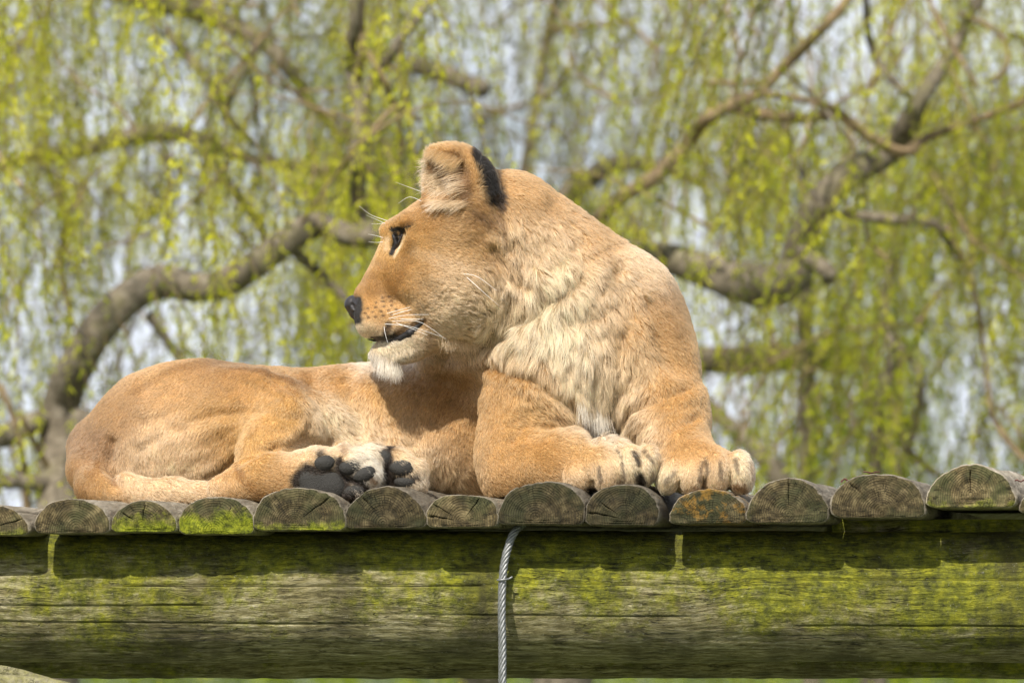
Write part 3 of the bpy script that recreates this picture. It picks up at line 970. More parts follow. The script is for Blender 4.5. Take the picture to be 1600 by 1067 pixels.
# pigment with some painted edge shade / length / lay of the coat: px, py, sigma, colour, length (mm), flow (x, y down)
TAN = (0.57, 0.335, 0.130); TAN_D = (0.39, 0.21, 0.075); GOLD = (0.66, 0.405, 0.155); PALE = (0.81, 0.60, 0.37); CREAM = (0.90, 0.73, 0.49)
WHITE = (0.88, 0.82, 0.70); BROWN = (0.30, 0.17, 0.08); BLACK = (0.018, 0.015, 0.013)
CTRL = [
    (600, 400, 26, GOLD, 5, (.45, -.9)), (575, 445, 22, TAN, 4, (.5, -.85)), (640, 335, 26, TAN, 7, (.8, -.6)), (690, 330, 30, TAN_D, 9, (.95, -.2)),
    (655, 380, 24, GOLD, 7, (1, .1)), (650, 440, 28, TAN, 8, (1, .15)), (700, 400, 30, TAN, 9, (1, .3)), (700, 450, 30, PALE, 13, (.9, .45)),
    (590, 490, 22, TAN, 4, (.9, .25)), (630, 485, 22, GOLD, 6, (1, .2)), (570, 520, 14, CREAM, 5, (.6, .7)), (680, 500, 26, PALE, 13, (.9, .45)),
    (595, 560, 20, WHITE, 18, (.2, 1)), (630, 550, 20, WHITE, 11, (.5, .9)), (670, 530, 26, PALE, 14, (.8, .6)), (720, 520, 28, PALE, 22, (.6, .8)),
    (750, 460, 30, PALE, 24, (.6, .8)), (755, 390, 28, TAN, 16, (.75, .65)), (745, 335, 18, TAN_D, 16, (.8, .5)),
    (700, 260, 22, TAN, 15, (-.6, -.6)), (680, 290, 16, PALE, 26, (-.8, .25)), (735, 290, 12, TAN, 12, (-.1, -.9)),
    (800, 300, 28, TAN, 13, (.8, .6)), (860, 320, 30, TAN, 14, (.85, .5)), (810, 370, 26, PALE, 26, (.45, .9)), (870, 390, 34, PALE, 26, (.6, .8)),
    (930, 370, 28, TAN, 16, (.8, .6)), (800, 450, 28, PALE, 34, (.1, 1)), (860, 470, 34, CREAM, 48, (.05, 1)), (800, 520, 28, CREAM, 42, (-.3, .95)),
    (880, 540, 36, CREAM, 52, (.05, 1)), (940, 470, 36, PALE, 32, (.35, .95)), (1000, 430, 28, PALE, 15, (.8, .6)), (1045, 490, 26, TAN_D, 11, (.6, .8)),  # darker right shoulder edge: shade of the turned-away side painted in
    (1000, 500, 34, TAN, 22, (.45, .9)), (980, 560, 30, (.64,.46,.26), 30, (.15, 1)), (1060, 560, 26, TAN, 12, (.35, .95)), (930, 610, 26, CREAM, 44, (.0, 1)),
    (930, 665, 20, WHITE, 36, (.05, 1)), (985, 640, 24, PALE, 24, (-.4, .9)), (1010, 680, 20, PALE, 20, (-.45, .9)), (1040, 620, 24, TAN, 16, (.1, 1)),
    (1080, 640, 26, TAN, 10, (.2, 1)), (1060, 690, 22, TAN, 12, (.2, .95)), (1100, 700, 22, TAN, 10, (.4, .9)), (1045, 745, 14, CREAM, 12, (-.1, 1)),
    (1082, 745, 16, PALE, 10, (-.1, 1)), (1120, 740, 16, PALE, 10, (.05, 1)), (1158, 735, 14, CREAM, 13, (.3, .9)),
    (770, 590, 26, TAN, 15, (.3, .95)), (830, 590, 30, TAN, 22, (.5, .85)), (880, 620, 26, PALE, 26, (.6, .8)), (780, 660, 28, TAN, 11, (.5, .85)),
    (840, 645, 24, GOLD, 18, (.9, .3)), (890, 655, 18, PALE, 22, (.9, .35)), (790, 730, 32, TAN, 9, (.8, .6)), (860, 710, 28, TAN, 9, (1, .1)),
    (915, 700, 20, GOLD, 9, (.95, .15)), (905, 750, 18, PALE, 10, (.5, .85)), (950, 740, 16, PALE, 10, (.3, .95)), (990, 728, 16, CREAM, 12, (.4, .9)), (1015, 725, 12, CREAM, 12, (.5, .85)),
    (640, 590, 30, TAN_D, 12, (-.4, .9)), (700, 600, 34, TAN_D, 13, (-.2, 1)), (735, 680, 26, TAN, 13, (0, 1)), (640, 660, 34, TAN, 17, (-.15, 1)),
    (600, 620, 26, GOLD, 16, (-.3, .95)), (580, 665, 26, PALE, 24, (.3, .95)), (700, 740, 30, PALE, 20, (.2, 1)), (640, 700, 26, PALE, 22, (.4, .9)),
    (520, 600, 28, TAN, 12, (-.5, .8)), (510, 640, 18, CREAM, 22, (.75, .65)), (545, 668, 20, CREAM, 24, (.9, .4)), (480, 590, 22, TAN_D, 9, (-.7, .5)),
    (400, 590, 30, TAN, 9, (-.8, .5)), (430, 640, 32, GOLD, 11, (-.3, .95)), (350, 600, 34, TAN_D, 8, (-.8, .5)), (350, 660, 36, GOLD, 11, (-.5, .85)),
    (270, 620, 34, TAN, 9, (-.7, .7)), (250, 690, 34, PALE, 15, (-.35, .95)), (300, 730, 34, PALE, 18, (-.2, 1)), (220, 740, 26, PALE, 17, (-.1, 1)), (380, 710, 28, GOLD, 13, (.1, 1)),
    (190, 650, 26, TAN_D, 8, (-.6, .8)), (150, 700, 22, BROWN, 11, (-.5, .85)), (120, 750, 22, TAN_D, 8, (-.2, 1)), (160, 765, 20, TAN, 8, (.9, .3)),  # dark rump edge paints the shade where the body curves away
    (250, 772, 26, PALE, 8, (1, .1)), (320, 772, 20, PALE, 8, (1, .1)), (345, 765, 16, TAN, 8, (.3, .9)), (400, 755, 22, TAN, 9, (.9, .2)), (440, 735, 20, TAN, 8, (1, -.1)),
    (470, 712, 18, PALE, 9, (1, -.2)), (520, 706, 14, PALE, 9, (1, -.1)), (570, 710, 14, WHITE, 14, (1, .3)), (590, 735, 12, WHITE, 14, (.8, .6)), (640, 712, 14, CREAM, 10, (1, .3)), (660, 745, 10, WHITE, 12, (.7, .7)),
]
# marks in the coat, some of them painted shade and highlight: polyline px, radius px, colour, length factor, strength
MARKS = [
    ([(747, 243), (752, 255)], 8, BLACK, 1.0, 1), ([(755, 258), (762, 272)], 12, BLACK, 1.0, 1), ([(765, 282), (772, 306)], 15, BLACK, 1.0, 1), ([(778, 308), (782, 322)], 8, (.06,.04,.03), 1.1, .9),
    ([(740, 335), (760, 345)], 9, BROWN, 1.2, .8), ([(775, 335), (783, 350)], 6, BROWN, 1.1, .8),  # shade painted at the ear base
    ([(731, 245), (736, 275), (738, 305)], 7, TAN, .7, 1),
    ([(708, 252), (722, 275), (724, 300)], 15, (.20,.105,.045), .5, .95), ([(685, 262), (712, 282)], 14, (.26,.145,.065), .7, .85),
    ([(612, 360), (632, 356), (638, 352)], 3.6, BLACK, .5, 1), ([(617, 366), (617, 384), (611, 397)], 4.2, BLACK, .3, 1), ([(628, 362), (620, 384)], 4.5, BLACK, .3, 1), ([(632, 367), (625, 386), (616, 403)], 2.2, CREAM, .5, .75), ([(628, 352), (640, 348)], 4, TAN_D, 1, .7),
    ([(606, 376), (603, 390)], 4, CREAM, .7, .45), ([(552, 470), (552, 484), (557, 500)], 9, BLACK, .1, 1), ([(560, 468), (561, 484)], 6, BLACK, .1, 1),
    ([(640, 385), (625, 420), (610, 455)], 10, TAN_D, 1, .5), ([(575, 437), (583, 455)], 12, TAN_D, 1, .6), ([(600, 420), (596, 450), (612, 462)], 12, TAN_D, 1, .55),  # shade painted below the eye and along the muzzle for relief
    ([(601, 520), (606, 508)], 5, (.08,.05,.03), .8, .9), ([(612, 524), (636, 514), (658, 500)], 5, (.10,.06,.035), .7, .8), ([(575, 529), (605, 527), (632, 518), (660, 500)], 4.5, BLACK, .3, .95), ([(622, 517), (652, 506)], 6, BROWN, .5, .7),
    ([(560, 512), (572, 524)], 5, CREAM, .8, .9),
    ([(580, 540), (600, 545), (640, 536)], 7, CREAM, .8, .9),
    ([(663, 500), (672, 520), (668, 540)], 7, TAN_D, 1, .5), ([(560, 455), (572, 440), (588, 415)], 8, TAN_D, 1, .35), ([(650, 395), (690, 410), (725, 420)], 9, PALE, 1, .35), ([(742, 350), (750, 385), (770, 420)], 8, TAN_D, 1.1, .45),  # painted face relief: pale cheekbone highlight with darker shade around it
    ([(700, 330), (735, 345)], 9, TAN_D, 1.1, .5), ([(780, 345), (800, 400), (812, 430)], 7, (.40,.26,.14), 1.1, .5),  # shade painted under the ear
    # feet
    ([(936, 728), (938, 752)], 2.7, (.045,.034,.026), 1, .68), ([(972, 722), (975, 747)], 2.9, (.045,.034,.026), 1, .68), ([(962, 703), (971, 712)], 2.6, (.045,.034,.026), 1, .68), ([(989, 706), (997, 724)], 3.0, (.045,.034,.026), 1, .95),
    ([(1008, 704), (1019, 722)], 2.6, (.045,.034,.026), 1, .68), ([(998, 742), (1005, 756)], 7, (.045,.034,.026), .7, .95), ([(920, 764), (935, 768)], 5, (.045,.034,.026), .6, .9), ([(1018, 735), (1020, 752)], 3.5, (.045,.034,.026), .8, .7),
    ([(1052, 737), (1040, 752)], 3.0, (.045,.034,.026), 1, .68), ([(1097, 722), (1093, 748)], 2.9, (.045,.034,.026), 1, .68), ([(1104, 715), (1106, 735), (1098, 762)], 2.6, (.045,.034,.026), 1, .68),
    ([(1124, 722), (1127, 744)], 3.2, (.045,.034,.026), 1, .68), ([(1149, 716), (1153, 738)], 2.9, (.045,.034,.026), 1, .68), ([(1150, 758), (1164, 764)], 7, BROWN, .7, .9), ([(1172, 720), (1175, 745)], 3, BROWN, 1, .6),
    ([(1088, 760), (1085, 768)], 4, BROWN, .8, .6),
    # hind feet: dark skin between the pads
    ([(465, 752), (480, 735), (497, 742)], 12, (.035,.026,.02), .9, 1), ([(470, 762), (505, 775), (535, 778)], 14, (.035,.026,.02), .9, 1), ([(527, 722), (530, 745), (540, 762)], 8, (.035,.026,.02), .9, 1),
    ([(548, 748), (568, 758), (572, 772)], 7, (.035,.026,.02), .9, 1), ([(540, 768), (552, 780), (575, 775)], 9, (.035,.026,.02), .8, 1), ([(500, 712), (510, 738), (545, 745)], 7, (.035,.026,.02), .8, .9), ([(555, 735), (585, 750)], 5, BROWN, .4, .8),
    ([(602, 705), (606, 730), (612, 765)], 10, (.035,.026,.02), .9, 1), ([(612, 742), (650, 744)], 5, (.035,.026,.02), .9, 1), ([(532, 700), (536, 708)], 4, BROWN, 1, .8), ([(620, 765), (645, 768)], 6, BROWN, .4, .9),
    # dark spine band; rump and fold shade painted into the coat
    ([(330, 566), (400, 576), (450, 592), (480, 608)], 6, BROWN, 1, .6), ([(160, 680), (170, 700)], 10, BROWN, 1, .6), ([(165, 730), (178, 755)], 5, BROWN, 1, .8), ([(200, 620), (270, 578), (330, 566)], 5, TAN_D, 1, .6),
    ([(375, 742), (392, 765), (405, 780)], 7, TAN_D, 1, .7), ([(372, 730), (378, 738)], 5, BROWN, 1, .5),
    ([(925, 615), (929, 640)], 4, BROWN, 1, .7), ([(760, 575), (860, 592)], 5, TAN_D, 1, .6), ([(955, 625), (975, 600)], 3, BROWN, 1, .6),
]
for row, (y, xs) in enumerate(((480, (573, 585, 597, 609)), (487, (568, 580, 592, 604, 616)), (494, (572, 583, 595, 607)), (472, (583, 594, 605)), (466, (592, 602)))):
    for x in xs:
        MARKS.append(([(x + row, y - (x - 590) * .12), (x + row + 2, y - (x - 590) * .12)], 1.7, (0.09, 0.05, 0.03), .7, .8))


def coat(P, N):
    """P (n,3) -> colour, length m, flow vector (world)"""
    q = to_px(P)
    n = len(q)
    col = np.zeros((n, 3)); ln = np.zeros(n); fl = np.zeros((n, 2)); ws = np.zeros(n)
    for px, py, sg, c, L, f in CTRL:
        d2 = ((q[:, 0] - px) ** 2 + (q[:, 1] - py) ** 2) / (sg * sg)
        w = np.exp(-0.5 * d2) + 1e-3 / (1 + d2 * d2)
        col += w[:, None] * np.array(c); ln += w * L; fl += w[:, None] * np.array(f); ws += w
    col /= ws[:, None]; ln /= ws; fl /= ws[:, None]
    # blotchy, wrinkled variation in the pigment
    v = fbm(P * [1, 1, 1], 28, 3, 3); v2 = fbm(P, 9, 8, 2)
    st = fbm(np.stack([P[:, 0] * 1.2 + P[:, 2] * .6, P[:, 1], P[:, 2] * 2.2 - P[:, 0] * .6], 1), 30, 21, 3)
    amt = np.clip(ln / 16, .45, 1)
    v3 = fbm(P * [1, 1, 1.8], 60, 13, 2)
    col = col * (1 + 0.15 * v * amt + 0.14 * v2 + 0.18 * st * amt + .13 * v3)[:, None]
    vh = fbm(P, 150, 61, 2)
    for pts, r, c, lf, stg in MARKS:
        pts = np.array(pts, float)
        dm = np.full(n, 1e9)
        lo = pts.min(0) - r * 3 - 2; hi = pts.max(0) + r * 3 + 2
        mk = (q[:, 0] > lo[0]) & (q[:, 0] < hi[0]) & (q[:, 1] > lo[1]) & (q[:, 1] < hi[1]) & (N[:, 1] < 0.35)
        if not mk.any(): continue
        qq = q[mk]
        dd = np.full(len(qq), 1e9)
        for a, b in zip(pts[:-1], pts[1:]):
            ba = b - a
            h = np.clip(((qq - a) @ ba) / (ba @ ba), 0, 1)
            dd = np.minimum(dd, np.linalg.norm(qq - a - h[:, None] * ba, axis=1))
        w = np.clip(1.45 - dd / r * (1 + .12 * v[mk] + (.7 * vh[mk] if 2.5 < r < 3.7 else .25 * vh[mk])), 0, 1) * stg
        w = np.clip(w * 1.3, 0, stg)
        col[mk] = col[mk] * (1 - w[:, None]) + np.array(c) * w[:, None]
        ln[mk] = ln[mk] * (1 - w + w * lf)
    fv = np.stack([fl[:, 0], np.zeros(n), -fl[:, 1]], 1)
    return np.clip(col, 0.004, 0.93), ln * 0.001, fv


def build_lion():
    root = empty('lioness', W(640, 780, 0.45))
    tag(root, 'tawny lioness lying on the log platform, head raised and turned left', 'lioness')
    inv = np.array(root.location)
    S = build_lion_sdf()
    V, Q = S.mesh()
    # light smoothing of the net
    me = mesh_np('body', V, Q)
    nv = len(V)
    ed = np.empty(len(me.edges) * 2, np.int32); me.edges.foreach_get('vertices', ed); ed = ed.reshape(-1, 2)
    for it in range(3):
        acc = np.zeros((nv, 3)); cnt = np.zeros(nv)
        for k in range(3):
            acc[:, k] = np.bincount(ed[:, 0], V[ed[:, 1], k], nv) + np.bincount(ed[:, 1], V[ed[:, 0], k], nv)
        cnt = np.bincount(ed.ravel(), minlength=nv)
        V = V * 0.5 + 0.5 * acc / np.maximum(cnt, 1)[:, None]
    # skin folds and muscle relief
    me.vertices.foreach_set('co', V.astype(np.float32).ravel()); me.update()
    N = np.empty(nv * 3, np.float32); me.vertices.foreach_get('normal', N); N = N.reshape(-1, 3)
    q = to_px(V)

    def blob(x, y, r): return np.exp(-((q[:, 0] - x) ** 2 + (q[:, 1] - y) ** 2) / (r * r))
    fold = fbm(np.stack([V[:, 0] * .8 + V[:, 2] * .5, V[:, 1] * .5, V[:, 2] * 1.6 - V[:, 0] * .8], 1), 20, 31, 2)
    wgt = blob(880, 480, 130) + blob(440, 660, 90) + .8 * blob(800, 640, 60) + .5 * blob(270, 720, 70) + .7 * blob(640, 660, 80)
    disp = 0.007 * fold * np.clip(wgt, 0, 1) + 0.003 * fbm(V, 12, 77, 2)
    front = (N[:, 1] < 0.3)
    # drawn folds: (polyline, width px, depth m)
    for pts, w, dpt in [([(900, 440), (845, 480), (800, 515), (745, 545), (700, 552)], 11, .010), ([(765, 570), (830, 590), (900, 640), (925, 680)], 9, .009),
                        ([(1070, 610), (990, 640), (950, 690)], 8, .008), ([(1085, 655), (1050, 670), (1030, 700)], 6, .008), ([(930, 560), (925, 620), (930, 690)], 9, .012),
                        ([(770, 390), (790, 430), (840, 450), (850, 480)], 8, .008), ([(770, 315), (785, 350), (795, 390)], 7, .007),
                        ([(800, 690), (820, 665), (860, 668)], 5, .005), ([(490, 600), (560, 640), (560, 690)], 12, .010), ([(425, 590), (490, 640), (470, 690)], 9, .006),
                        ([(300, 655), (400, 640), (460, 655)], 7, .005), ([(322, 745), (345, 735), (375, 712), (430, 698)], 6, .006), ([(230, 600), (330, 600), (420, 625)], 16, .006), ([(230, 665), (300, 640), (400, 650)], 12, .005), ([(220, 700), (262, 672), (330, 664)], 8, .004), ([(430, 700), (470, 690), (520, 690)], 8, .007), ([(545, 600), (570, 660), (600, 700)], 14, .006), ([(600, 600), (625, 670), (650, 710)], 12, .004), ([(175, 690), (168, 730), (185, 757)], 7, .010),
                        ([(650, 690), (700, 640), (740, 600)], 14, .006), ([(960, 430), (982, 500), (965, 560)], 12, .010), ([(1010, 480), (1040, 560), (1080, 600)], 12, .008), ([(860, 330), (900, 380), (910, 430)], 13, .005),
                        ([(596, 440), (606, 470), (640, 470)], 8, .004), ([(640, 400), (650, 440), (690, 470)], 12, .004)]:
        pts = np.array(pts, float)
        dd = np.full(nv, 1e9)
        for a, b in zip(pts[:-1], pts[1:]):
            ba = b - a
            h = np.clip(((q - a) @ ba) / (ba @ ba), 0, 1)
            dd = np.minimum(dd, np.linalg.norm(q - a - h[:, None] * ba, axis=1))
        disp = disp - dpt * np.exp(-(dd / w) ** 2) * front + 0.35 * dpt * np.exp(-((dd - 2.2 * w) / w) ** 2) * front
    V = V + N * disp[:, None]
    me.vertices.foreach_set('co', V.astype(np.float32).ravel()); me.update()
    N = np.empty(nv * 3, np.float32); me.vertices.foreach_get('normal', N); N = N.reshape(-1, 3).astype(float)
    col, ln, fv = coat(V, N)
    bv = BVHTree.FromPolygons(V.tolist(), Q.tolist())

    def hit(px, py, off=0.0):
        tgt = W(px, py, 0.5); o = W(px, py, -0.5)
        d = Vector(tgt - o).normalized()
        loc, nor, _, _ = bv.ray_cast(Vector(o), d)
        if loc is None: return (W(px + 4, py, HY(px)) if px < 760 else None), None
        if nor.y > 0: nor = -nor
        return np.array(loc) + np.array(nor) * off, np.array(nor)

    # skin mesh (undercoat), parented with local coordinates
    me.vertices.foreach_set('co', (V - inv).astype(np.float32).ravel()); me.update()
    ca = me.attributes.new('pigment', 'FLOAT_COLOR', 'POINT')
    ca.data.foreach_set('color', np.concatenate([col * .8, np.ones((nv, 1))], 1).astype(np.float32).ravel())
    t = NT('undercoat')
    at = t.n('ShaderNodeAttribute', {'attribute_name': 'pigment'}).outputs['Color']
    M = t.done(t.n('ShaderNodeBsdfPrincipled', Base_Color=at, Roughness=0.9))
    body = link('body', me, M, root)

    # ---------------------------------------------------------------- fur
    T = np.concatenate([Q[:, [0, 1, 2]], Q[:, [0, 2, 3]]])
    A, B_, C_ = V[T[:, 0]], V[T[:, 1]], V[T[:, 2]]
    fn = np.cross(B_ - A, C_ - A)
    ar = np.linalg.norm(fn, axis=1) / 2
    tn = N[T].mean(1)
    vis = (tn[:, 1] < 0.45)
    cen = (A + B_ + C_) / 3
    vis &= cen[:, 2] > -0.02
    dens = np.where(vis, 1.0, 0.0) * (1.0 / np.clip(ln[T].mean(1) / 0.012, 0.55, 1.7)) ** 0.7
    face_boost = (np.hypot(to_px(cen)[:, 0] - 650, to_px(cen)[:, 1] - 430) < 140)
    dens = dens * np.where(face_boost, 1.8, 1.0)
    pr = ar * dens
    pr /= pr.sum()
    NS = N_STRANDS
    ti = rng.choice(len(T), NS, p=pr)
    u = rng.uniform(size=(NS, 2)); fl_ = u.sum(1) > 1; u[fl_] = 1 - u[fl_]
    w0 = 1 - u[:, 0] - u[:, 1]
    R = A[ti] * w0[:, None] + B_[ti] * u[:, :1] + C_[ti] * u[:, 1:]
    NN = N[T[ti, 0]] * w0[:, None] + N[T[ti, 1]] * u[:, :1] + N[T[ti, 2]] * u[:, 1:]
    NN /= np.linalg.norm(NN, axis=1)[:, None]
    col, ln, fv = coat(R, NN)

    def clump(R, cell, seed):
        g = np.floor(R / cell[:, None]).astype(np.int64) if isinstance(cell, np.ndarray) else np.floor(R / cell).astype(np.int64)
        cs = cell[:, None] if isinstance(cell, np.ndarray) else cell
        best = np.full(len(R), 1e9); bc = np.zeros((len(R), 3)); bi = np.zeros((len(R), 3), np.int64)
        for dx in (-1, 0, 1):
            for dy in (-1, 0, 1):
                for dz in (-1, 0, 1):
                    gi = g + np.array([dx, dy, dz])
                    c = (gi + hash3(gi, seed)) * cs
                    d = ((c - R) ** 2).sum(1)
                    m = d < best
                    best[m] = d[m]; bc[m] = c[m]; bi[m] = gi[m]
        return bc, hash3(bi, seed + 5) * 2 - 1, hash3(bi, seed + 9)

    # three clump sizes depending on length, quantised so that cells agree
    big = ln > 0.019
    mid = (ln <= 0.019) & (ln > 0.0105)
    cell = np.where(big, 0.0165, np.where(mid, 0.0075, 0.0040))
    cell = np.where(big, 0.0100, np.where(mid, 0.0056, 0.0034))
    cc, crd, cru = clump(R, cell, 11)
    c2, crd2, cru2 = clump(R, 0.024, 23)
    lenv = ln * rng.uniform(0.7, 1.12, NS) * np.where(big, .75 + .35 * cru[:, 0] + .3 * cru2[:, 0], .8 + .4 * cru[:, 0])
    D = fv / (np.linalg.norm(fv, axis=1)[:, None] + 1e-9)
    # lay varies slowly, and from lock to lock
    slow = np.stack([fbm(R, 7, 41, 2), fbm(R, 7, 52, 2), fbm(R, 7, 63, 2)], 1)
    lock = np.where(big, .22, np.where(mid, .15, .10))[:, None]
    D = D + slow * 0.55 + crd * lock + crd2 * np.where(big, .45, .12)[:, None] + rng.normal(size=(NS, 3)) * np.where(big, .10, .17)[:, None]
    D -= NN * (D * NN).sum(1)[:, None]
    D /= np.linalg.norm(D, axis=1)[:, None] + 1e-9
    liftf = np.where(big, 0.42, np.where(mid, 0.42, 0.45))[:, None] * (0.7 + .6 * cru[:, 1:2])
    off = cc - R
    off -= NN * (off * NN).sum(1)[:, None]
    off2 = c2 - R
    off2 -= NN * (off2 * NN).sum(1)[:, None]
    cf2 = np.where(big, .30, .04)
    cf = np.where(big, 0.60, np.where(mid, 0.36, 0.2))
    K = 5
    ts = np.array([0, .25, .5, .75, 1.0])
    PTS = np.empty((NS, K, 3))
    for k, tt in enumerate(ts):
        along = lenv * tt
        d = D * (tt ** 0.9) * lenv[:, None] + NN * liftf * lenv[:, None] * (1 - (1 - tt) ** 2) * (1 - .35 * tt)
        PTS[:, k] = R + d + off * (cf * tt ** 1.1)[:, None] + off2 * (cf2 * tt ** 1.6)[:, None]
    # gravity droop on the long hair
    PTS[:, :, 2] -= (np.where(big, .16, 0) * lenv)[:, None] * ts ** 2
    # colour: per strand jitter, per lock jitter
    col = col * (1 + 0.17 * rng.normal(size=(NS, 1))) * (1 + .10 * (cru[:, 2:3] - .5) * 2) * (1 + np.where(big, .10, .03)[:, None] * (cru2[:, 2:3] - .5) * 2)
    tickd = rng.uniform(size=NS) < 0.05
    col[tickd] *= 0.55
    col = np.clip(col, .004, .95)
    PTS -= inv
    cv = bpy.data.hair_curves.new('fur')
    cv.add_curves([K] * NS)
    cv.attributes['position'].data.foreach_set('vector', PTS.astype(np.float32).ravel())
    ra = cv.attributes.get('radius') or cv.attributes.new('radius', 'FLOAT', 'POINT')
    r0 = np.where(big, 0.00036, np.where(mid, 0.00030, 0.00028))
    ra.data.foreach_set('value', (r0[:, None] * np.array([1.0, 1.0, .9, .65, .15])).astype(np.float32).ravel())
    ca = cv.attributes.new('pigment', 'FLOAT_COLOR', 'CURVE')
    ca.data.foreach_set('color', np.concatenate([col, np.ones((NS, 1))], 1).astype(np.float32).ravel())
    t = NT('tawny_fur')
    at = t.n('ShaderNodeAttribute', {'attribute_name': 'pigment'}).outputs['Color']
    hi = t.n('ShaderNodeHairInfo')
    rootd = t.ramp(hi.outputs['Intercept'], [(0.0, (0.42, 0.31, 0.22)), (0.5, (0.90, 0.85, 0.78)), (1.0, (1.12, 1.12, 1.1))])  # dark root banding, also paints the shade between tufts
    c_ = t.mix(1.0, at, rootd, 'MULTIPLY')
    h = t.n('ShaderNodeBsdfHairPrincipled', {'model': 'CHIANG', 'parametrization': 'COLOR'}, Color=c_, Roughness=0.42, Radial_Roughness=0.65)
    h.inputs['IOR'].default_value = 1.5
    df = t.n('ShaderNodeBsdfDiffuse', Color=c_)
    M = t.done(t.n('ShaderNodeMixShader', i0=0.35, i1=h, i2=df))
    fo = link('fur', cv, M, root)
    tag(fo, kind='stuff')

    # ---------------------------------------------------------------- nose, eye, lips, pads
    def small(name, prims, mat, h=0.0016, label=None):
        lo = np.min([np.minimum(W(*a[:3]), W(*b[:3])) - max(a[3], b[3]) * .0016 for a, b, k, op in prims], 0) - .006
        hi_ = np.max([np.maximum(W(*a[:3]), W(*b[:3])) + max(a[3], b[3]) * .0016 for a, b, k, op in prims], 0) + .006
        s = SDF(lo, hi_, h)
        for a, b, k, op in prims:
            s.cone(W(*a[:3]), W(*b[:3]), a[3] * sc_at(a[2]), b[3] * sc_at(b[2]), k, op)
        v, f = s.mesh()
        o = link(name, mesh_np(name, v - inv, f), mat, root)
        if label: o['label'] = label
        return o

    M_nose = mat_simple('nose_leather', (0.022, 0.018, 0.018), 0.42, .3, 500, .5, .0008)
    M_skin = mat_simple('black_lip_skin', (0.010, 0.008, 0.008), 0.6, .3, 250, .4, .001)
    M_pad = mat_simple('grey_paw_pad_skin', (0.027, 0.025, 0.021), 0.62, .6, 340, 1.0, .0024, spec=.35)
    H = HY
    n0 = H(550)
    small('nose', [((553, 476, n0, 15), (556, 488, n0, 11), .004, 'u'), ((556, 488, n0 - .004, 10), (559, 501, n0 - .006, 4), .004, 'u'),
                   ((560, 467, n0 - .014, 8), (558, 480, n0 - .019, 10), .004, 'u'), ((561, 468, n0 - .030, 4), (561, 488, n0 - .030, 6), .004, 'u'),
                   ((549, 476, n0 - .026, 4.0), (557, 484, n0 - .036, 3), .003, 's')], M_nose, .0014)

    # lips follow the mouth opening on the near side
    lip = []
    pts = [(575, 530), (585, 532), (598, 533), (612, 532), (627, 528), (641, 520), (653, 511), (662, 502)]
    rr = [1.2, 1.8, 2.4, 3.6, 6.0, 7.2, 6.0, 2.4]
    H3 = []
    for (x, y) in pts:
        a, n = hit(x, y, -0.001)
        H3.append(a)
    pr_ = []
    for i in range(len(pts) - 1):
        a, b = H3[i], H3[i + 1]
        pr_.append(((pts[i][0], pts[i][1], a[1] + .003, rr[i]), (pts[i + 1][0], pts[i + 1][1], b[1] + .003, rr[i + 1]), .002, 'u'))
    small('lip', pr_, M_skin, .0016)
    # eye
    ex, ey = 623, 371
    pe, ne = hit(ex, ey)
    t = NT('amber_eye')
    co = t.n('ShaderNodeTexCoord').outputs['Object']
    ax = t.n('ShaderNodeVectorMath', {'operation': 'DOT_PRODUCT'}, i0=t.n('ShaderNodeVectorMath', {'operation': 'NORMALIZE'}, i0=co), i1=(-.80, -.58, -.12)).outputs['Value']
    ecol = t.ramp(ax, [(0.55, (0.012, 0.010, 0.009)), (0.62, (0.03, 0.018, 0.01)), (0.80, (0.06, 0.036, 0.016)), (0.86, (0.012, 0.01, 0.01))])
    M_eye = t.done(t.n('ShaderNodeBsdfPrincipled', Base_Color=ecol, Roughness=0.16, Coat_Weight=0.4))
    a_ = np.linspace(0, math.pi, 17); b2 = np.linspace(0, 2 * math.pi, 24, endpoint=False)
    vv = np.array([(math.sin(x) * math.cos(y), math.sin(x) * math.sin(y), math.cos(x)) for x in a_ for y in b2]) * 0.0086
    qq = [(i * 24 + j, i * 24 + (j + 1) % 24, (i + 1) * 24 + (j + 1) % 24, (i + 1) * 24 + j) for i in range(16) for j in range(24)]
    eo = link('eye', mesh_np('eye', vv, np.array(qq)), M_eye, root)
    ec = pe + np.array([.002, .0065, 0])
    eo.location = Vector(ec - inv)
    Ye = ec[1] - .0085
    # dark lids round the eye: almond loop
    lids = [(612, 361, .000), (620, 358, -.003), (630, 358, -.002), (637, 354, .003)]
    low = [(612, 362, .002), (616, 372, -.001), (619, 381, .000), (616, 389, .004), (611, 397, .010)]
    lo2 = [(635, 356, .002), (628, 368, -.002), (623, 378, -.001), (617, 389, .002)]
    for k, (pl, r_) in enumerate(((lids, (2.0, 3.8, 3.8, 1.8)), (low, (2.0, 2.8, 3.2, 3.0, 1.6)), (lo2, (1.6, 1.6, 1.6, 1.6)))):
        pr_ = [((a[0], a[1], Ye + a[2] + .002, ra_), (b[0], b[1], Ye + b[2] + .002, rb_), .001, 'u') for a, b, ra_, rb_ in zip(pl[:-1], pl[1:], r_[:-1], r_[1:])]
        small('eyelid', pr_, M_skin, .0013)
    # pads
    def pad(x, y, rx, rz, rot, bulge=.010, name='paw_pad'):
        P0, n_ = hit(x, y)
        s = sc_at(P0[1])
        rxm, rzm = rx * s, rz * s
        h = .0016
        lo = P0 - [rxm * 1.3 + .004, .03, rxm * 1.3 + .004]; hi_ = P0 + [rxm * 1.3 + .004, .03, rxm * 1.3 + .004]
        g = SDF(lo, hi_, h)
        g.ell(P0 + np.array([0, .0065 if x < 590 else .003, 0]), [rxm, bulge + .003, rzm], rot=rot, k=0.0)
        v, f = g.mesh()
        v = v + (v - P0) * (.10 * fbm(v, 70, 4, 3))[:, None]
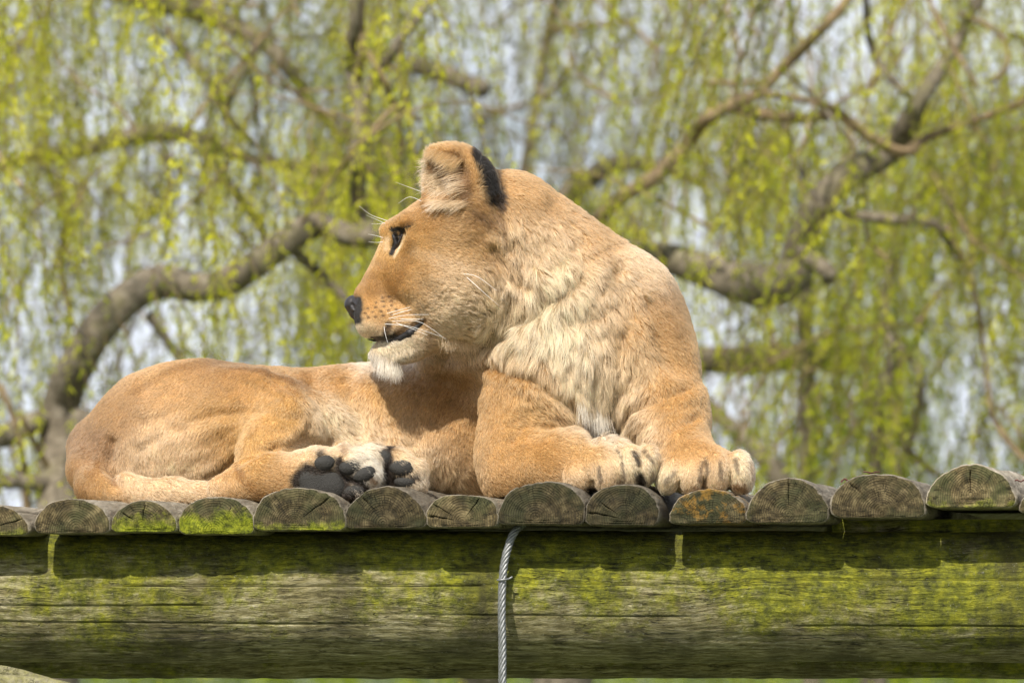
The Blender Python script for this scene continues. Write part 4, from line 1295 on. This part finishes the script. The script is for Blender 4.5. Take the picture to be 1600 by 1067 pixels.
        link(name, mesh_np(name, v - inv, f), M_pad, root)
    for a in ((507, 723, 16, 12.5, 10), (546, 729, 17.5, 12.5, 12), (569, 741, 18, 12, 22), (553, 767, 17, 10.5, 8),
              (600, 715, 13, 11.5, -25), (627, 731, 19, 12.5, -4), (632, 753, 18, 9.5, 2)):
        pad(*a)
    # big heel pad, three-lobed
    P0, _ = hit(500, 752)
    s = sc_at(P0[1])
    g = SDF(P0 - [.065, .035, .045], P0 + [.065, .035, .045], .0018)
    for dx, dz, rx, rz in ((-14, 4, 22, 19), (6, 0, 30, 22), (20, -10, 20, 18), (-8, -14, 24, 18)):
        g.ell(P0 + np.array([dx * s, .008, dz * s]), [rx * s, .014, rz * s], k=.008)
    v, f = g.mesh()
    link('heel_pad', mesh_np('heel_pad', v - inv, f), M_pad, root)

    # whiskers and brow hairs
    M_wh = mat_simple('whisker_white', (0.85, 0.83, 0.78), 0.35, .05, 10, 0)
    WH = [((606, 498), (640, 492), (700, 492), .05), ((612, 492), (655, 482), (700, 488), .03), ((610, 502), (655, 503), (697, 530), .05), ((600, 506), (640, 510), (690, 526), .07),
          ((616, 498), (680, 500), (716, 506), .04), ((604, 490), (650, 478), (668, 480), .03), ((618, 504), (650, 516), (668, 524), .06), ((622, 488), (665, 482), (690, 492), .02),
          ((600, 510), (602, 522), (606, 536), .05), ((726, 430), (748, 450), (780, 478), .03), ((720, 428), (745, 432), (776, 454), .03),
          ((604, 346), (580, 336), (561, 322), -.01), ((603, 350), (590, 344), (572, 336), .0), ((603, 348), (592, 350), (580, 350), .0), ((600, 372), (586, 368), (575, 366), 0), ((599, 378), (588, 379), (576, 378), 0),
          ((655, 300), (632, 290), (618, 285), .0), ((660, 315), (640, 308), (622, 318), 0)]
    for a, b, c2, out in WH:
        P0, n_ = hit(*a)
        if P0 is None: P0 = W(a[0] + 5, a[1] + 3, H(a[0]))
        Y0 = P0[1]
        pth = smooth_path([P0, W(b[0], b[1], Y0 - out * .6), W(c2[0], c2[1], Y0 - out)], .004)
        n_ = len(pth)
        v, q_, t_ = tube(pth, np.linspace(.00060, .00018, n_), 5)
        link('whisker', mesh_np('whisker', v - inv, [np.array(q_), np.array(t_)]), M_wh, root)

    # long ear and chin tufts (extra curves, same fur material)
    TF = []
    tc_ = []
    r = np.random.default_rng(5)
    def tuft(p0, p1, pd, n, L, colr, spread=.15, Yoff=0.0, lift=.25):
        for _ in range(n):
            f = r.uniform()
            x = p0[0] + (p1[0] - p0[0]) * f + r.normal() * 2.5; y = p0[1] + (p1[1] - p0[1]) * f + r.normal() * 2.5
            P0, nr = hit(x, y)
            if P0 is None: continue
            d = np.array([pd[0] + r.normal() * spread, -lift + r.normal() * spread, -pd[1] + r.normal() * spread]); d /= np.linalg.norm(d)
            l = L * r.uniform(.6, 1.1)
            bend = np.array([r.normal() * .1, r.normal() * .1, -.28 + r.normal() * .08]) * l
            TF.append([P0 + d * l * tt + bend * tt * tt for tt in (0, .25, .5, .75, 1)])
            tc_.append(np.array(colr) * r.uniform(.8, 1.1))
    tuft((718, 250), (730, 300), (-.95, .0), 190, .058, PALE, .10)
    tuft((690, 270), (700, 300), (-.95, .05), 120, .048, CREAM, .14)
    tuft((668, 250), (676, 300), (-.9, -.1), 160, .030, PALE, .2)
    tuft((690, 234), (724, 250), (-.8, .5), 300, .036, TAN, .14)
    tuft((685, 316), (738, 318), (-.95, .08), 420, .044, PALE, .16)
    tuft((672, 240), (690, 232), (-.7, .3), 160, .028, TAN, .2)
    tuft((588, 556), (622, 566), (.10, 1), 520, .038, WHITE, .22)
    tuft((606, 556), (645, 540), (.3, 1), 260, .016, CREAM, .25)
    tuft((690, 528), (745, 535), (.25, 1), 260, .026, PALE, .25)
    tuft((905, 610), (945, 640), (.05, 1), 420, .060, WHITE, .12)
    tuft((500, 630), (560, 660), (.75, .5), 300, .036, CREAM, .4)
    tuft((575, 706), (592, 740), (.6, .5), 240, .018, WHITE, .25)
    TF = np.array(TF)
    cv = bpy.data.hair_curves.new('long_tufts')
    cv.add_curves([5] * len(TF))
    cv.attributes['position'].data.foreach_set('vector', (TF - inv).astype(np.float32).ravel())
    ra = cv.attributes.get('radius') or cv.attributes.new('radius', 'FLOAT', 'POINT')
    ra.data.foreach_set('value', np.tile(np.array([.0004, .0004, .00035, .00025, .00006], np.float32), len(TF)))
    ca = cv.attributes.new('pigment', 'FLOAT_COLOR', 'CURVE')
    ca.data.foreach_set('color', np.concatenate([np.clip(np.array(tc_), 0, .95), np.ones((len(TF), 1))], 1).astype(np.float32).ravel())
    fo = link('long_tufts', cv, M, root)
    tag(fo, kind='stuff')


N_STRANDS = 680000


# ------------------------------------------------------------------ willows
def limb(root, inv, pts, Y, mat, name='branch', wob=.10, seed=0, yend=None):
    """pts (px, py, r px)"""
    n = len(pts)
    ys = [Y + ((yend - Y) * i / (n - 1) if yend is not None else 0.12 * math.sin(i * 1.7 + seed)) for i in range(n)]
    P = smooth_path([np.append(W(p[0], p[1], y), p[2] * sc_at(y)) for p, y in zip(pts, ys)], .06)
    jit = np.stack([fbm(P[:, :3], 2.2, seed + k * 7, 3) for k in range(3)], 1) * (P[:, 3] * .55 + .006)[:, None]
    rad = np.maximum(P[:, 3], .003) * (1 + .10 * vnoise(P[:, :3], 1.6, seed + 99))
    V, q, t = tube(P[:, :3] + jit * .7, rad, 10 if P[:, 3].max() < .03 else 18, wob=0.0, seed=seed)
    V = V + (fbm(V, 14, seed, 3)[:, None] * np.array([1, 1, 1]) * .12 * float(P[:, 3].mean()))
    return link(name, mesh_np(name, V - inv, [np.array(q), np.array(t)]), mat, root)


def hanging(root, inv, starts, mat, name, leaf_len=.042, gap=.021, seed=0, sway=.18, stem_mat=None):
    """starts: list of (x, y, z, length). One joined mesh of stems and one of leaves."""
    r = np.random.default_rng(seed)
    LV = []; SV = []; SQ = []; shade = []
    base = 0
    for (x, y, z, L, sh) in starts:
        n = max(6, int(L / .10))
        t = np.linspace(0, 1, n)
        dirx, diry = r.normal(0, sway) + .55 * float(vnoise(np.array([[x * .8, y * .5, z * .7]]), 1.0, 91)[0]), r.normal(0, sway)
        wv = r.uniform(.01, .06)
        ph = r.uniform(0, 6.28)
        px = x + dirx * L * (1 - np.exp(-2.5 * t)) * .8 + wv * np.sin(t * r.uniform(4, 11) + ph)
        py = y + diry * L * (1 - np.exp(-2.5 * t)) * .8 + .02 * np.cos(t * 6 + ph)
        pz = z - L * (t * .8 + .2 * t * t)
        P = np.stack([px, py, pz], 1)
        m = int(L / gap)
        tt = np.sort(r.uniform(0.03, 1, m))
        fi = tt * (n - 1); i0 = np.minimum(fi.astype(int), n - 2); f = (fi - i0)[:, None]
        A = P[i0] * (1 - f) + P[i0 + 1] * f
        D = r.normal(size=(m, 3)) * [1, 1, .7]; D[:, 2] = -np.abs(D[:, 2]) * .6 - .85
        D /= np.linalg.norm(D, axis=1)[:, None]
        S_ = np.cross(D, r.normal(size=(m, 3))); S_ /= np.linalg.norm(S_, axis=1)[:, None]
        l = leaf_len * r.uniform(.55, 1.25, m)[:, None]
        w = l * r.uniform(.075, .12, m)[:, None]
        LV.append(np.stack([A, A + D * l * .45 + S_ * w, A + D * l, A + D * l * .45 - S_ * w], 1))
        shade.append(np.clip(sh + r.normal(0, .11, m), 0, 1))
        # stem: three-sided
        rad = np.linspace(.0032, .0011, n)
        for k in range(3):
            a = k * 2.094
            SV.append(P + np.array([math.cos(a), math.sin(a), 0]) * rad[:, None])
        for k in range(3):
            k2 = (k + 1) % 3
            i = np.arange(n - 1)
            SQ.append(np.stack([base + k * n + i, base + k2 * n + i, base + k2 * n + i + 1, base + k * n + i + 1], 1))
        base += 3 * n
    LV = np.concatenate(LV); nl = len(LV)
    me = mesh_np(name, LV.reshape(-1, 3) - inv, np.arange(nl * 4).reshape(-1, 4), False)
    a = me.attributes.new('shade', 'FLOAT', 'FACE')
    a.data.foreach_set('value', np.concatenate(shade).astype(np.float32))
    o = link(name, me, mat, root); tag(o, kind='stuff')
    me = mesh_np('hanging_twigs', np.concatenate(SV) - inv, np.concatenate(SQ))
    o = link('hanging_twigs', me, stem_mat or M_twig, root); tag(o, kind='stuff')
    return nl


# gaps where the sky shows: px, py, radius, strength
GAPS = [(310, 130, 60, .9), (345, 85, 50, .8), (375, 480, 45, .7), (250, 555, 60, .9), (30, 480, 60, .8), (205, 555, 40, .8), (480, 230, 40, .6), (710, 60, 45, .7), (720, 160, 30, .5), (690, 190, 30, .6),
        (1240, 130, 45, .85), (1330, 60, 60, .6), (1310, 210, 45, .8), (985, 350, 60, .7), (1030, 400, 50, .5), (1130, 480, 40, .6), (1165, 620, 80, 1.0), (1110, 500, 45, .7), (1190, 660, 60, .9),
        (1400, 300, 40, .6), (1350, 440, 35, .5), (1500, 640, 40, .5), (1590, 520, 40, .6), (560, 260, 25, .5), (640, 270, 25, .5), (450, 480, 45, .6), (500, 470, 40, .6), (180, 230, 40, .5), (1130, 660, 50, .8), (60, 560, 50, .6), (935, 230, 30, .5), (1215, 90, 25, .6)]


def keep(px, py):
    p = 1.0
    for gx, gy, gr, gs in GAPS:
        p *= 1 - gs * math.exp(-((px - gx) ** 2 + ((py - gy) * .8) ** 2) / (gr * gr))
    return p


def build_willows():
    r = np.random.default_rng(77)
    trees = []
    spec = [
        ('willow_tree', 'weeping willow at the left whose thick grey limb arches up behind the lioness', 7.5, (-40, 830), [
            ([(20, 2200, 60), (60, 1400, 55), (85, 960, 46), (92, 820, 38), (94, 720, 31), (100, 630, 29), (130, 548, 27), (190, 472, 26), (250, 443, 25), (330, 445, 23), (400, 407, 22), (455, 366, 22), (500, 350, 21), (545, 362, 19), (590, 372, 15)], 'trunk', M_bark),
            ([(150, 860, 60), (130, 760, 48), (140, 690, 36), (122, 655, 22)], 'branch', M_bark), ([(-60, 700, 14), (10, 680, 18), (50, 660, 18), (90, 650, 16)], 'branch', M_bark),
            ([(-40, 752, 11), (30, 752, 13), (90, 760, 15)], 'branch', M_bark), ([(0, 600, 4), (30, 680, 5), (42, 770, 5), (46, 860, 5)], 'twig', M_twig), ([(30, 640, 4), (70, 720, 5), (95, 755, 6)], 'twig', M_twig),
            ([(590, 372, 15), (568, 340, 14), (560, 290, 15), (562, 230, 14), (562, 160, 13), (546, 110, 9), (550, 60, 8), (556, -20, 8), (560, -200, 6)], 'branch', M_bark),
            ([(562, 160, 8), (585, 125, 8), (612, 80, 9), (650, 28, 8), (690, -30, 7)], 'branch', M_bark), ([(540, 92, 3), (575, 86, 5), (600, 125, 5), (618, 165, 5), (660, 188, 3)], 'branch', M_twig),
            ([(564, -40, 6), (566, 60, 5), (562, 130, 5)], 'branch', M_twig),
            ([(618, 165, 4), (560, 230, 4), (520, 280, 3), (470, 350, 3)], 'twig', M_twig), ([(618, 165, 3), (628, 235, 4), (600, 330, 3)], 'twig', M_twig),
            ([(455, 390, 8), (490, 420, 8), (530, 455, 7), (560, 490, 6)], 'branch', M_bark), ([(235, 490, 9), (280, 560, 8), (330, 640, 7)], 'branch', M_bark),
        ], (-260, 640), .62),
        ('willow_tree', 'willow in the background at the upper left with dark boughs crossing the sky', 11.0, (-500, 600), [
            ([(-900, 2000, 50), (-700, 900, 45), (-300, 380, 26), (-100, 285, 12), (0, 262, 10), (60, 243, 11), (130, 233, 12), (230, 207, 16), (300, 215, 14), (400, 250, 10), (520, 270, 9)], 'trunk', M_bark),
            ([(-300, 280, 16), (0, -20, 14), (180, -8, 14), (250, 6, 15), (330, 24, 16), (400, 58, 15), (445, 100, 12), (480, 150, 9)], 'branch', M_bark),
            ([(260, 50, 9), (300, 95, 10), (330, 130, 10), (352, 180, 9), (400, 230, 6)], 'branch', M_bark), ([(352, 185, 8), (370, 130, 7), (410, 60, 5)], 'branch', M_bark),
            ([(300, 215, 10), (350, 280, 9), (400, 340, 8), (430, 400, 6)], 'branch', M_bark), ([(70, 250, 7), (100, 330, 8), (95, 420, 7), (110, 500, 6)], 'branch', M_bark),
            ([(480, 150, 8), (520, 200, 8), (600, 240, 6)], 'branch', M_bark), ([(640, 100, 16), (700, 118, 16), (760, 140, 12)], 'branch', M_bark),
        ], (-400, 700), .48),
        ('willow_tree', 'weeping willow at the right with a thick leaning trunk and forked tan boughs', 8.5, (1500, 830), [
            ([(860, 2200, 60), (875, 1200, 50), (885, 800, 42), (905, 580, 34), (955, 440, 27), (1030, 402, 26), (1100, 420, 30), (1160, 438, 33), (1215, 440, 34), (1240, 425, 30)], 'trunk', M_bark), ([(1030, 400, 18), (960, 385, 15), (880, 360, 11), (780, 350, 8)], 'branch', M_bark),
            ([(1235, 440, 30), (1240, 390, 26), (1285, 312, 25), (1335, 268, 25), (1390, 232, 22), (1420, 190, 19), (1440, 150, 14), (1500, 60, 10), (1560, -60, 8)], 'branch', M_bark),
            ([(930, 345, 10), (975, 303, 12), (1030, 272, 13), (1062, 238, 12), (1085, 205, 11), (1115, 178, 11), (1180, 150, 9), (1215, 115, 9), (1250, 80, 9), (1310, 20, 8), (1350, -40, 7)], 'branch', M_twig),
            ([(1140, 166, 7), (1200, 182, 10), (1260, 186, 9), (1310, 180, 9), (1360, 214, 9), (1410, 240, 9), (1450, 214, 7), (1520, 190, 6), (1610, 155, 6)], 'branch', M_twig),
            ([(1190, 148, 5), (1290, 165, 5), (1330, 190, 5), (1380, 225, 5), (1430, 240, 4)], 'branch', M_twig), ([(1350, -30, 5), (1358, 60, 6), (1380, 110, 7), (1418, 148, 6)], 'branch', M_bark),
            ([(1225, 192, 5), (1243, 250, 6), (1272, 305, 6)], 'branch', M_bark), ([(1095, 130, 4), (1150, 130, 4), (1205, 128, 4)], 'twig', M_twig),
            ([(1300, 335, 6), (1400, 343, 9), (1460, 350, 9), (1500, 400, 6)], 'branch', M_bark), ([(1250, 395, 14), (1300, 430, 12), (1290, 440, 6)], 'branch', M_bark),
            ([(1480, 350, 3), (1520, 440, 4), (1540, 560, 4), (1552, 650, 5), (1600, 718, 5), (1660, 750, 5)], 'twig', M_twig),
            ([(1235, -20, 3), (1238, 60, 4), (1225, 110, 4)], 'twig', M_bark), ([(1230, 115, 3), (1280, 160, 3), (1340, 240, 3)], 'twig', M_bark),
            ([(1500, 20, 4), (1560, 50, 4), (1575, 100, 4), (1545, 130, 3)], 'twig', M_twig), ([(1440, -20, 4), (1480, 60, 4), (1530, 140, 3)], 'twig', M_twig),
        ], (900, 1900), .62),
        ('willow_tree', 'willow far behind the lioness, its pale stems showing between the two nearer trees', 13.0, (830, 830), [
            ([(700, 2000, 40), (760, 900, 34), (800, 500, 26), (815, 300, 10), (828, 215, 9), (845, 120, 9), (862, 30, 8), (880, -60, 7)], 'trunk', M_bark),
            ([(735, 186, 3), (800, 170, 4), (860, 148, 4), (900, 90, 4)], 'branch', M_twig), ([(800, 400, 20), (900, 300, 18), (960, 258, 15), (1030, 260, 13), (1100, 290, 9)], 'branch', M_bark),
            ([(980, 330, 9), (1000, 370, 10), (1015, 400, 8)], 'branch', M_bark), ([(1000, 545, 18), (1100, 560, 23), (1200, 562, 24), (1340, 560, 20)], 'branch', M_bark),
            ([(850, 50, 5), (930, 40, 5), (990, 40, 4)], 'branch', M_twig),
        ], (500, 1300), .42),
        ('willow_tree', 'slim tree behind the right end of the platform, with upright grey stems', 10.5, (1370, 830), [
            ([(1360, 2000, 30), (1363, 900, 18), (1366, 760, 12), (1372, 640, 10), (1392, 560, 10), (1380, 480, 8), (1400, 380, 7)], 'trunk', M_bark),
            ([(1268, 1100, 16), (1262, 760, 14), (1260, 620, 13), (1256, 480, 12), (1262, 380, 8)], 'branch', M_bark), ([(1060, 590, 10), (1120, 645, 13), (1180, 700, 15), (1240, 780, 18), (1268, 900, 18)], 'branch', M_bark),
            ([(1372, 800, 10), (1420, 690, 8), (1440, 590, 7), (1400, 540, 6)], 'branch', M_bark), ([(1400, 540, 4), (1390, 600, 5), (1420, 700, 5), (1490, 760, 5)], 'twig', M_twig),
            ([(1290, 780, 4), (1310, 710, 4), (1340, 660, 3)], 'twig', M_twig),
        ], (1150, 1900), .58),
    ]
    for ti, (nm, label, Yb, base, limbs, xr, shd) in enumerate(spec):
        b = W(limbs[0][0][0][0], 1000, Yb); b[2] = ZC - 1.65
        root = empty(nm, b)
        tag(root, label, 'tree', 'willows behind the platform')
        inv = np.array(root.location)
        for li, (pts, name, mt) in enumerate(limbs):
            limb(root, inv, pts, Yb + (0 if li == 0 else 0.05 * ((li * 7) % 5 - 2)), mt, name, seed=ti * 31 + li)
        # many thin crooked twigs through the crown
        TV = []; TQ = []; TT = []; nb = 0
        for k in range([70, 60, 90, 70, 50][ti]):
            x0_, y0_ = r.uniform(*xr), r.uniform(-60, 760)
            Yk = Yb + r.uniform(-.6, 3.5)
            a = r.choice([r.uniform(-2.6, -.5), r.uniform(.7, 2.4)], p=[.6, .4])
            Lk = r.uniform(90, 380)
            pp = [(x0_, y0_)]
            for q_ in range(5):
                a += r.normal(0, .28)
                pp.append((pp[-1][0] + math.cos(a) * Lk / 5, pp[-1][1] + math.sin(a) * Lk / 5))
            r0_ = r.uniform(1.6, 4.6)
            PP = smooth_path([np.append(W(x, y, Yk + .04 * j), r0_ * (1 - .14 * j) * sc_at(Yk)) for j, (x, y) in enumerate(pp)], .08)
            v_, q4, t3 = tube(PP[:, :3], PP[:, 3], 5, cap=False)
            TV.append(v_); TQ.append(np.array(q4) + nb); nb += len(v_)
        o = link('crooked_twigs', mesh_np('crooked_twigs', np.concatenate(TV) - inv, np.concatenate(TQ)), M_twig if ti % 2 == 0 else M_bark, root)
        tag(o, kind='stuff')
        st = []
        ns = [1300, 950, 1350, 1100, 1100][ti]
        tries = 0
        while len(st) < ns and tries < ns * 14:
            tries += 1
            px = r.uniform(*xr)
            depth = Yb + (r.uniform(-1.8, 0) if r.uniform() < .14 else r.uniform(.2, 4.5))
            py_top = r.choice([r.uniform(-520, -20), r.uniform(-20, 330), r.uniform(150, 700)], p=[.30, .30, .40])
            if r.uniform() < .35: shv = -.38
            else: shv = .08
            if ti == 4: py_top = r.uniform(150, 720)
            L = r.uniform(.35, 1.4) if py_top > -20 else r.uniform(.8, 2.2)
            s = sc_at(depth)
            mid = py_top + L / s * .55
            cl = vnoise(np.array([[px / 75., py_top / 260., ti * 3.3]]), 1.0, 5)[0]
            if r.uniform() > keep(px, mid) * keep(px, mid - 60) * keep(px, mid + 70): continue
            if cl < -.2 and r.uniform() < .9: continue
            p = W(px, py_top, depth)
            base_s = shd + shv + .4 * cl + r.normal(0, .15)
            # a spray: several switches hanging from one bough tip
            for _k in range(r.integers(2, 6)):
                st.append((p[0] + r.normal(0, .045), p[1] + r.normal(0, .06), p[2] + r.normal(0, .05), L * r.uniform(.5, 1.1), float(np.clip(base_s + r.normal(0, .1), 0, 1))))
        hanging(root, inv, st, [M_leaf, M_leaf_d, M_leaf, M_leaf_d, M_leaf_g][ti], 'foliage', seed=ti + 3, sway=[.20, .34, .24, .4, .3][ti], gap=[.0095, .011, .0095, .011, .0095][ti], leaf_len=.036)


build_ground()
build_platform()
build_cable()
build_low_logs()
build_willows()
build_lion()
build_dry_leaves()
